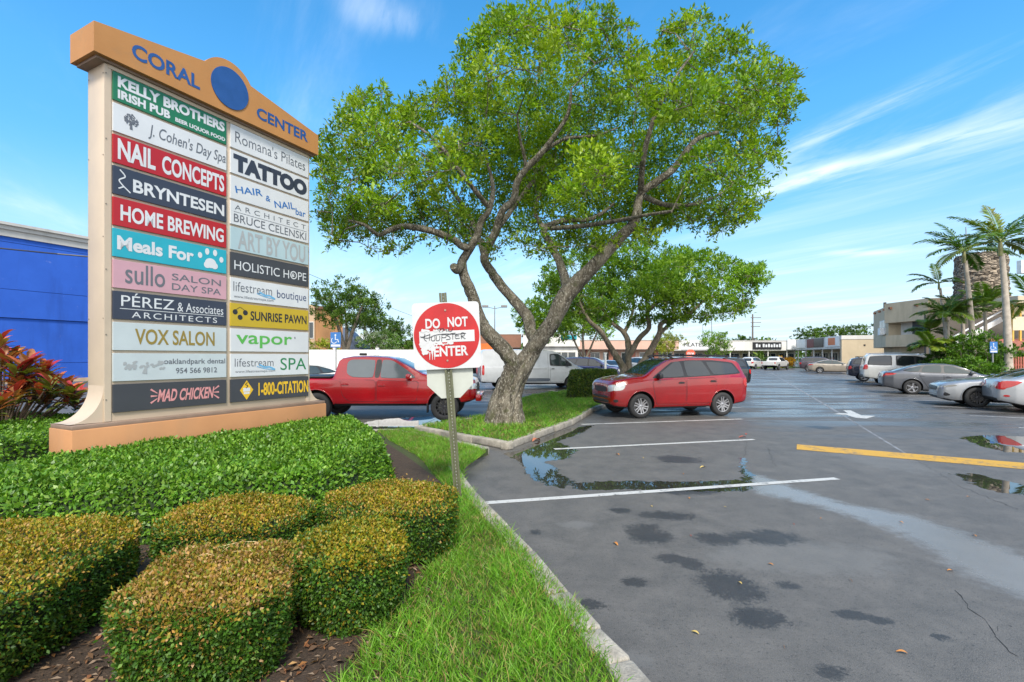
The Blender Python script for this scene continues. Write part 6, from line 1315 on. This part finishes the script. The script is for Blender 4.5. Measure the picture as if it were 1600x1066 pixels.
# stair, yellow posts and awning at the right edge
r = thing('stair_porch', 'yellow-posted porch with white stair and red awning at the right edge', 'porch', (37.2, 35.0, 0))
for dx in (-.55, .0, .5): mb = MB(); mb.box((dx, 0, 3.9), (.11, .11, 3.6)); mb.build('post', m_yelp, r)
mb = MB(); mb.box((1.0, 0, 4.2), (3.2, .14, 1.0)); mb.build('railing', K('cream_rail', (.58, .52, .38), .6), r)
mb = MB(); mb.box((1.6, .6, 5.9), (5, 2.6, .5)); mb.build('eave', m_beige2, r)
mb = MB(); mb.box((-2.2, 1.0, 3.6), (4.2, .12, .35), rot=Euler((0, R(-28), 0))); mb.box((-2.2, 1.0, 4.2), (4.2, .08, .08), rot=Euler((0, R(-28), 0))); mb.build('stair', ms_white, r)
mb = MB(); mb.add([(-2.6, -1.6, 2.35), (3, -1.6, 2.35), (3, .4, 3.1), (-2.2, .4, 3.1), (-2.6, -1.6, 2.2), (3, -1.6, 2.2), (3, .4, 2.9), (-2.2, .4, 2.9)], [(0,1,2,3), (7,6,5,4), (0,4,5,1), (0,3,7,4), (3,2,6,7)]); mb.build('awning', K('red_tile', (.26, .09, .06), .7, var=.3, scale=6), r)
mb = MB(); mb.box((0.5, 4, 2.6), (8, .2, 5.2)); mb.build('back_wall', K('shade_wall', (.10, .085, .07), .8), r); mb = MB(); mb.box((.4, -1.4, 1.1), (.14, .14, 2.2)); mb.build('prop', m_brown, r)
r = thing('sign_box', 'white box sign on an arm high at the right edge', 'sign', V(1622, 558, 30) - Vector((0, 0, CAMH))); mb = MB(); mb.box((-.65, 0, 7.4), (1.1, .3, .82), bev=.02); mb.build('box', ms_white, r); mb = MB(); mb.tube([(.2, .1, 0), (.2, .1, 7.9)], .08, 10); mb.tube([(.2, .1, 7.5), (-.3, .1, 7.5)], .05, 8); mb.build('pole', m_grey, r)
r = thing('picket_fence', 'red wooden picket fence beside the tall palm', 'fence', (25.4, 24.4, 0))
for k in range(22): mb = MB(); mb.box((.05 + k*.13, 0, .93), (.075, .03, 1.66)); mb.build('picket', m_redw, r)
mb = MB()
for z in (.45, 1.35): mb.box((1.4, .04, z), (3.0, .05, .09))
mb.build('rail', m_redw, r)
# ================================================================ trees and plants of the middle and far distance
BG = [(.13,.26,.015),(.18,.32,.02),(.24,.36,.03),(.10,.21,.015)]; DGc = [(.06,.13,.015),(.09,.17,.02),(.045,.10,.012),(.12,.20,.03)]
def rand_tree(name, label, px, Y, z0, z1, pw, nleaf, leaf, cols, zc=None, trunk=.16, n=26, group=None, z_ground=0, cat='tree', fork=3, lm=None, shape=1.0):
    """tree standing at column px, depth Y; crown pw metres wide between heights z0 and z1"""
    b = V(px, HOR, Y); b.z = z_ground; rr = random; rx, rz = pw/2, (z1 - z0)/2; c0 = Vector((b.x, b.y, (z0+z1)/2)); cl = []
    for k in range(n):
        d = Vector(rdir(1)[0]); f = rr.uniform(.45, .92); rad = rr.uniform(.24, .40)*min(rx, rz*1.4)
        cl.append((c0 + Vector((d.x*rx*f, d.y*rx*f*.9, d.z*rz*f*shape)), rad, 1))
    limbs = []; h0 = z_ground + (z0 - z_ground)*.55 if z0 > z_ground + .8 else z_ground + .2; top = Vector((b.x + rr.uniform(-.1, .1), b.y, h0)); limbs.append(([b, b.lerp(top, .5) + Vector((rr.uniform(-.08, .08), 0, 0)), top], [trunk*1.25, trunk, trunk*.9]))
    for k in range(fork):
        a = 6.28*k/fork + rr.uniform(-.4, .4); e = c0 + Vector((math.cos(a)*rx*.5, math.sin(a)*rx*.5, rz*.25)); limbs.append(([top - Vector((0, 0, .05)), top.lerp(e, .45) + Vector((rr.uniform(-.15, .15), 0, .1)), e], [trunk*.75, trunk*.5, trunk*.18]))
    return tree(name, label, b, limbs, cl, nleaf, leaf, cols, m_bark2, group, True, .3, lm, cat)
# second island tree: two leaning stems and a flat bright crown
T2 = 23.5
def main2():
    L = lambda pts, rad: ([V(x, y, T2 + dy) for x, y, dy in pts], rad)
    return [L([(975,612,0),(975,588,0),(972,572,0),(955,545,-.3),(940,520,-.6),(918,498,-.8),(905,470,-1)], [.24,.2,.18,.14,.12,.09,.05]), L([(980,612,0),(984,588,0),(981,565,.2),(982,540,.3),(975,520,.4),(952,500,.6),(935,470,.8)], [.22,.19,.17,.15,.12,.08,.04]),
            L([(985,612,0),(990,590,0),(1000,572,-.2),(1018,545,-.4),(1030,522,-.6),(1034,505,-.6),(1062,496,-.8),(1082,486,-1),(1100,470,-1.1),(1121,460,-1.2)], [.24,.2,.18,.15,.13,.11,.08,.07,.05,.03]),
            L([(981,560,.2),(998,530,0),(1014,512,-.2),(1012,488,-.3),(1030,470,-.5),(1046,450,-.7),(1036,425,-.9)], [.15,.13,.11,.10,.08,.06,.03]), L([(975,520,.4),(985,500,.8),(990,470,1.2),(985,430,1.5)], [.10,.08,.06,.03]), L([(1030,522,-.6),(1050,500,.2),(1052,470,.8),(1060,440,1.2)], [.10,.08,.06,.03]), L([(940,520,-.6),(925,505,.2),(890,480,.8),(870,450,1)], [.09,.07,.05,.03])]
sil2 = [(838,470),(850,425),(880,398),(930,385),(1000,372),(1060,385),(1105,398),(1140,406),(1170,415),(1192,420),(1194,440),(1178,456),(1182,478),(1160,492),(1130,492),(1105,502),(1080,500),(1060,512),(1030,500),(1000,512),(960,500),(925,508),(890,492),(862,500)]
q, s_ = in_poly(sil2, 150); cl2 = []
for (px, py), b in list(zip(q, s_))[:170]:
    dm = min(4.2, .8 + b/14); Yd = T2 + random.uniform(-dm, dm); cl2.append((V(px, py, Yd), random.uniform(.5, .95)*min(1, .5 + b/50), 1))
for i in range(len(sil2)):
    a, b = np.array(sil2[i]), np.array(sil2[(i+1) % len(sil2)])
    for k in range(3): m = a + (b-a)*random.random(); c = np.array((1015, 450)); m = m + (c-m)/np.linalg.norm(c-m)*random.uniform(3, 14); cl2.append((V(m[0], m[1], T2 + random.uniform(-2, 2)), random.uniform(.3, .5), 1.1))
tree('spreading_tree', 'second bright green tree with two pale stems behind the red SUV', V(982, 558, T2) - Vector((0, 0, CAMH - .1)), main2(), cl2, 46000, .17, BG, m_bark2)
rand_tree('small_tree', 'bright green tree between the large trunk and the second tree', 912, 36, 2.5, 6.6, 6.2, 9000, .22, BG, n=34, trunk=.13, fork=4)
rand_tree('small_tree', 'bright low tree just right of the large trunk, before the white shop', 842, 42, 3.0, 7.4, 5.0, 7000, .24, BG, n=30, trunk=.14)
rand_tree('small_tree', 'round clipped tree in front of the PILATES sign', 1115, 52, 1.7, 4.65, 3.5, 5200, .17, BG, n=40, trunk=.09)
rand_tree('small_tree', 'small yellowish tree left of the stop sign', 1042, 46, 1.9, 4.2, 3.2, 3000, .18, [(.28,.32,.03),(.20,.30,.02),(.34,.30,.04)], n=20, trunk=.08)
rand_tree('dark_tree', 'leaning dark tree over the blue-grey roof, left of the road sign', 540, 44, 3.6, 9.0, 7.4, 9000, .26, DGc, n=36, trunk=.28)
rand_tree('dark_tree', 'dense tree right of the leaning tree, above the white house', 588, 56, 2.6, 7.2, 7.0, 7500, .28, DGc, n=34, trunk=.2)
rand_tree('dark_tree', 'low tree behind the left rim of the road sign', 634, 58, 2.0, 5.6, 6.6, 6000, .28, [(.10,.20,.02),(.14,.24,.03),(.07,.15,.015)], n=30, trunk=.16)
rand_tree('flowering_tree', 'small pale-flecked tree before the cream shop bays', 596, 40, 1.6, 4.0, 4.2, 4200, .18, [(.09,.2,.03),(.13,.25,.04),(.4,.42,.36)], n=24, trunk=.08)
rand_tree('shrub', 'yellow-green bush above the white fence by the sign edge', 498, 31, .9, 3.0, 2.6, 2600, .16, [(.3,.34,.02),(.22,.30,.02),(.36,.36,.04)], n=18, trunk=.06, cat='shrub')
for i, (px, w_, z1, lb) in enumerate(((1268, 7.5, 8.6, 'rounded dark tree above the shop wing, leftmost of the group'), (1292, 9.5, 9.0, 'broad dark tree above the shop wing roof'), (1322, 9.5, 8.6, 'dark tree above the beige side wall'), (1352, 10, 9.4, 'tall dark tree at the corner of the stucco building'), (1160, 5.5, 6.5, 'low dark tree behind the shop row by the utility pole'), (1196, 4, 6.0, 'tiny dark tree behind the shop row right of the utility pole'))):
    rand_tree('distant_tree', lb, px, 104 + i, 1.6, z1, w_, 4200, .42, DGc, n=22, trunk=.22, group='trees behind the shops')
# behind everything a ragged far treeline closes the horizon
pts_ = []
for k in range(260):
    a = R(-62 + 124*k/260); d_ = 170 + 12*math.sin(k*.7); h = 4.2 + 1.6*math.sin(k*.31) + random.uniform(-.8, 1.0); pts_.append((Vector((math.sin(a)*d_, math.cos(a)*d_*1.0, h*.55)), 3.0 + random.random(), 1))
P_, D2, T2_ = [], [], []
for c, r0, _ in pts_:
    k = 70; d = rdir(k, -.6); P_.append(np.array(c) + d*[r0, r0, r0*.9]); D2.append(unit(d + rdir(k)*.8)); T2_.append(pick(DGc, k))
p, d, t = np.concatenate(P_), np.concatenate(D2), np.concatenate(T2_); o = bulk('distant_wood', leaves(p, d, unit(rdir(len(p), 0)), rng.uniform(1.0, 1.7, len(p)), rng.uniform(.7, 1.1, len(p))), 4, m_leaf, None, t); tag(o, kind='stuff')
# ---- palms
def palm(name, label, base, top, crown, nf, flen, cols=((.06,.13,.015),(.09,.17,.02),(.05,.11,.012),(.15,.19,.03)), rad=.16, group=None, droop=.9, leaf=.55, dirs=None, cat='palm'):
    base, top = Vector(base), Vector(top); r = thing(name, label, cat, base, 0, group); T = top - base; mb = MB(); n = 16; ps = []; rs = []
    for i in range(n + 1):
        t = i/n; ps.append(T*t + Vector((math.sin(t*2.5)*.12, 0, 0))); rs.append(rad*(1.25 - .5*t)*(1.12 if i == 0 else 1)*(1 + .03*(i % 2)))
    mb.tube(ps, rs, 10); mb.build('trunk', K('palm_bark', (.40, .35, .29), .9, var=.25, scale=5, bump=.6, bscale=14), r, True)
    if crown: mb = MB(); mb.tube([T - Vector((0, 0, .1)), T + Vector((0, 0, crown*.6)), T + Vector((0, 0, crown))], [rad*.72, rad*.6, rad*.3], 8); mb.build('crownshaft', K('palm_shaft', (.22, .22, .09), .6), r, True)
    P_, D_, N_, L_, Tt = [], [], [], [], []; st = MB()
    for k in range(nf):
        az, el = dirs[k] if dirs else (6.283*k/nf + random.uniform(-.3, .3), random.uniform(.0, 1.25)); L = flen*random.uniform(.85, 1.1); c = T + Vector((0, 0, crown*.8)); pts = []; v = Vector((math.cos(az)*math.cos(el), math.sin(az)*math.cos(el), math.sin(el))); pos = Vector(c); m = 16
        for i in range(m + 1): pts.append(Vector(pos)); pos = pos + v*L/m; v = (v + Vector((0, 0, -droop*1.55/m*(.35 + i/m)))).normalized()
        st.tube(pts, [.025*(1 - .8*i/m) + .004 for i in range(m + 1)], 4, cap=False); tint = random.choice(cols)
        for i in range(2, m + 1):
            for sub in (0, .33, .66):
                if i == m and sub: continue
                p = pts[i].lerp(pts[min(i+1, m)], sub); tg = (pts[min(i+1, m)] - pts[i-1]).normalized(); sd_ = tg.cross(Vector((0, 0, 1))); sd_ = sd_.normalized() if sd_.length > .05 else Vector((1, 0, 0)); up = sd_.cross(tg); ln = leaf*math.sin(math.pi*min(.97, .12 + .88*i/m))**.6
                for sg in (-1, 1): P_.append(tuple(p)); D_.append(tuple(sd_*sg*.8 + tg*.75 + up*random.uniform(-.1, .35) - Vector((0, 0, .28)))); N_.append(tuple(up)); L_.append(ln*random.uniform(.9, 1.2)); Tt.append(tuple(q*random.uniform(.8, 1.2) for q in tint))
    st.build('frond_stem', K('frond_green', (.13, .19, .04), .6), r); l = np.array(L_); bulk('fronds', leaves(np.array(P_), np.array(D_), np.array(N_), l, l*.12 + .014, .2, .1), 4, m_gloss, r, np.clip(np.array(Tt), 0, 1)); return r
def g0(px, Y): v = V(px, HOR, Y); v.z = 0; return v
fr = [(2.9, .25), (2.6, .9), (.2, .85), (.5, .35), (3.6, .1), (-.3, .1), (1.4, 1.3), (4.4, .45), (5.2, .3), (1.8, .6)]
palm('tall_palm', 'tallest palm with pale trunk at the right, in front of the stone tower', g0(1577, 24), V(1563, 397, 24), .75, 14, 2.55, rad=.15, dirs=[(-.1, 1.05), (.3, .65), (.0, .25), (-.5, .55), (3.0, .05), (2.8, .5), (1.6, 1.35), (4.6, .6), (.9, .5), (3.7, .35), (.1, .0), (2.4, 1.0), (5.6, .2), (3.3, .8)])
palm('tall_palm', 'slender palm leaning left of the tallest palm, before the tower', g0(1524, 27), V(1506, 408, 27), .7, 13, 2.5, rad=.135, dirs=[(2.75, .95), (3.2, .25), (3.5, -.05), (.2, .95), (-.1, .3), (.5, .0), (4.4, .3), (1.5, .8), (5.4, .1), (3.0, .6), (.8, .5), (2.0, 1.2), (3.9, .5)])
palm('small_palm', 'thin young palm with few fronds, left of the two tall palms', g0(1482, 29), V(1467, 450, 29), .35, 6, 1.9, rad=.085, leaf=.34, dirs=[(2.9, .5), (3.3, .1), (.3, .5), (1.2, 1.2), (2.2, .8), (5, .2)])
yc = ((.12,.20,.02),(.20,.27,.03),(.09,.16,.015))
for px, Y, ty, fl, nf, lb in ((1478, 27.5, 500, 1.7, 13, 'bushy low palm at the corner of the stucco building'), (1452, 30, 524, 1.3, 11, 'short yellow-green palm nearest the balcony'), (1502, 28, 497, 1.6, 12, 'low palm below the slender palm crown'), (1537, 29.5, 485, 1.9, 14, 'spreading low palm in front of the tower foot'), (1612, 27, 478, 2.2, 9, 'palm fronds reaching in by the yellow posts'), (1456, 26.5, 550, 1.2, 11, 'fan of low fronds above the white SUV roof')):
    palm('low_palm', lb, g0(px, Y), V(px, ty, Y), .3, nf, fl, yc, .11, 'low palms by the stucco building', 1.15, .5)
for px, Y, zt, w_, lb in ((1478, 26, 2.3, 2.2, 'leafy shrub behind the white SUV bonnet'), (1505, 25.5, 3.2, 2.6, 'tall rounded shrub under the slender palm'), (1536, 25, 3.0, 2.6, 'dense shrub left of the tallest palm trunk'), (1556, 25.8, 2.5, 2.0, 'dark shrub at the foot of the tallest palm'), (1594, 26.5, 2.5, 2.4, 'shrub behind the red picket fence'), (1490, 24.2, 1.6, 2.4, 'low shrub behind the grey sedan roof'), (1524, 23.6, 1.7, 2.6, 'low bright shrub behind the sports coupe')):
    rand_tree('bushy_shrub', lb, px, Y, .25, zt, w_, 4200, .15, [(.07,.17,.012),(.10,.22,.018),(.05,.12,.01),(.14,.25,.03)], n=24, trunk=.06, group='shrubs below the palms', cat='shrub')
rand_tree('bushy_shrub', 'orange croton bush right of the white pickup', 1227, 74, .1, 1.9, 3.6, 1500, .3, [(.55,.30,.02),(.5,.22,.02),(.3,.3,.03)], n=14, trunk=.05, cat='shrub')
palm('low_palm', 'small palm between the white SUV and white pickup', g0(1189, 76), V(1189, 566, 76), .2, 10, 2.0, yc, .12, None, 1.1, .6)
strip2 = [(38.5, 76), (50, 79), (49, 81), (37, 80)]
mb = MB(); mb.prism(strip2, .12); tag(mb.build('far_verge', soil('verge_grass', (.08, .18, .015), (.13, .25, .03))), kind='structure')
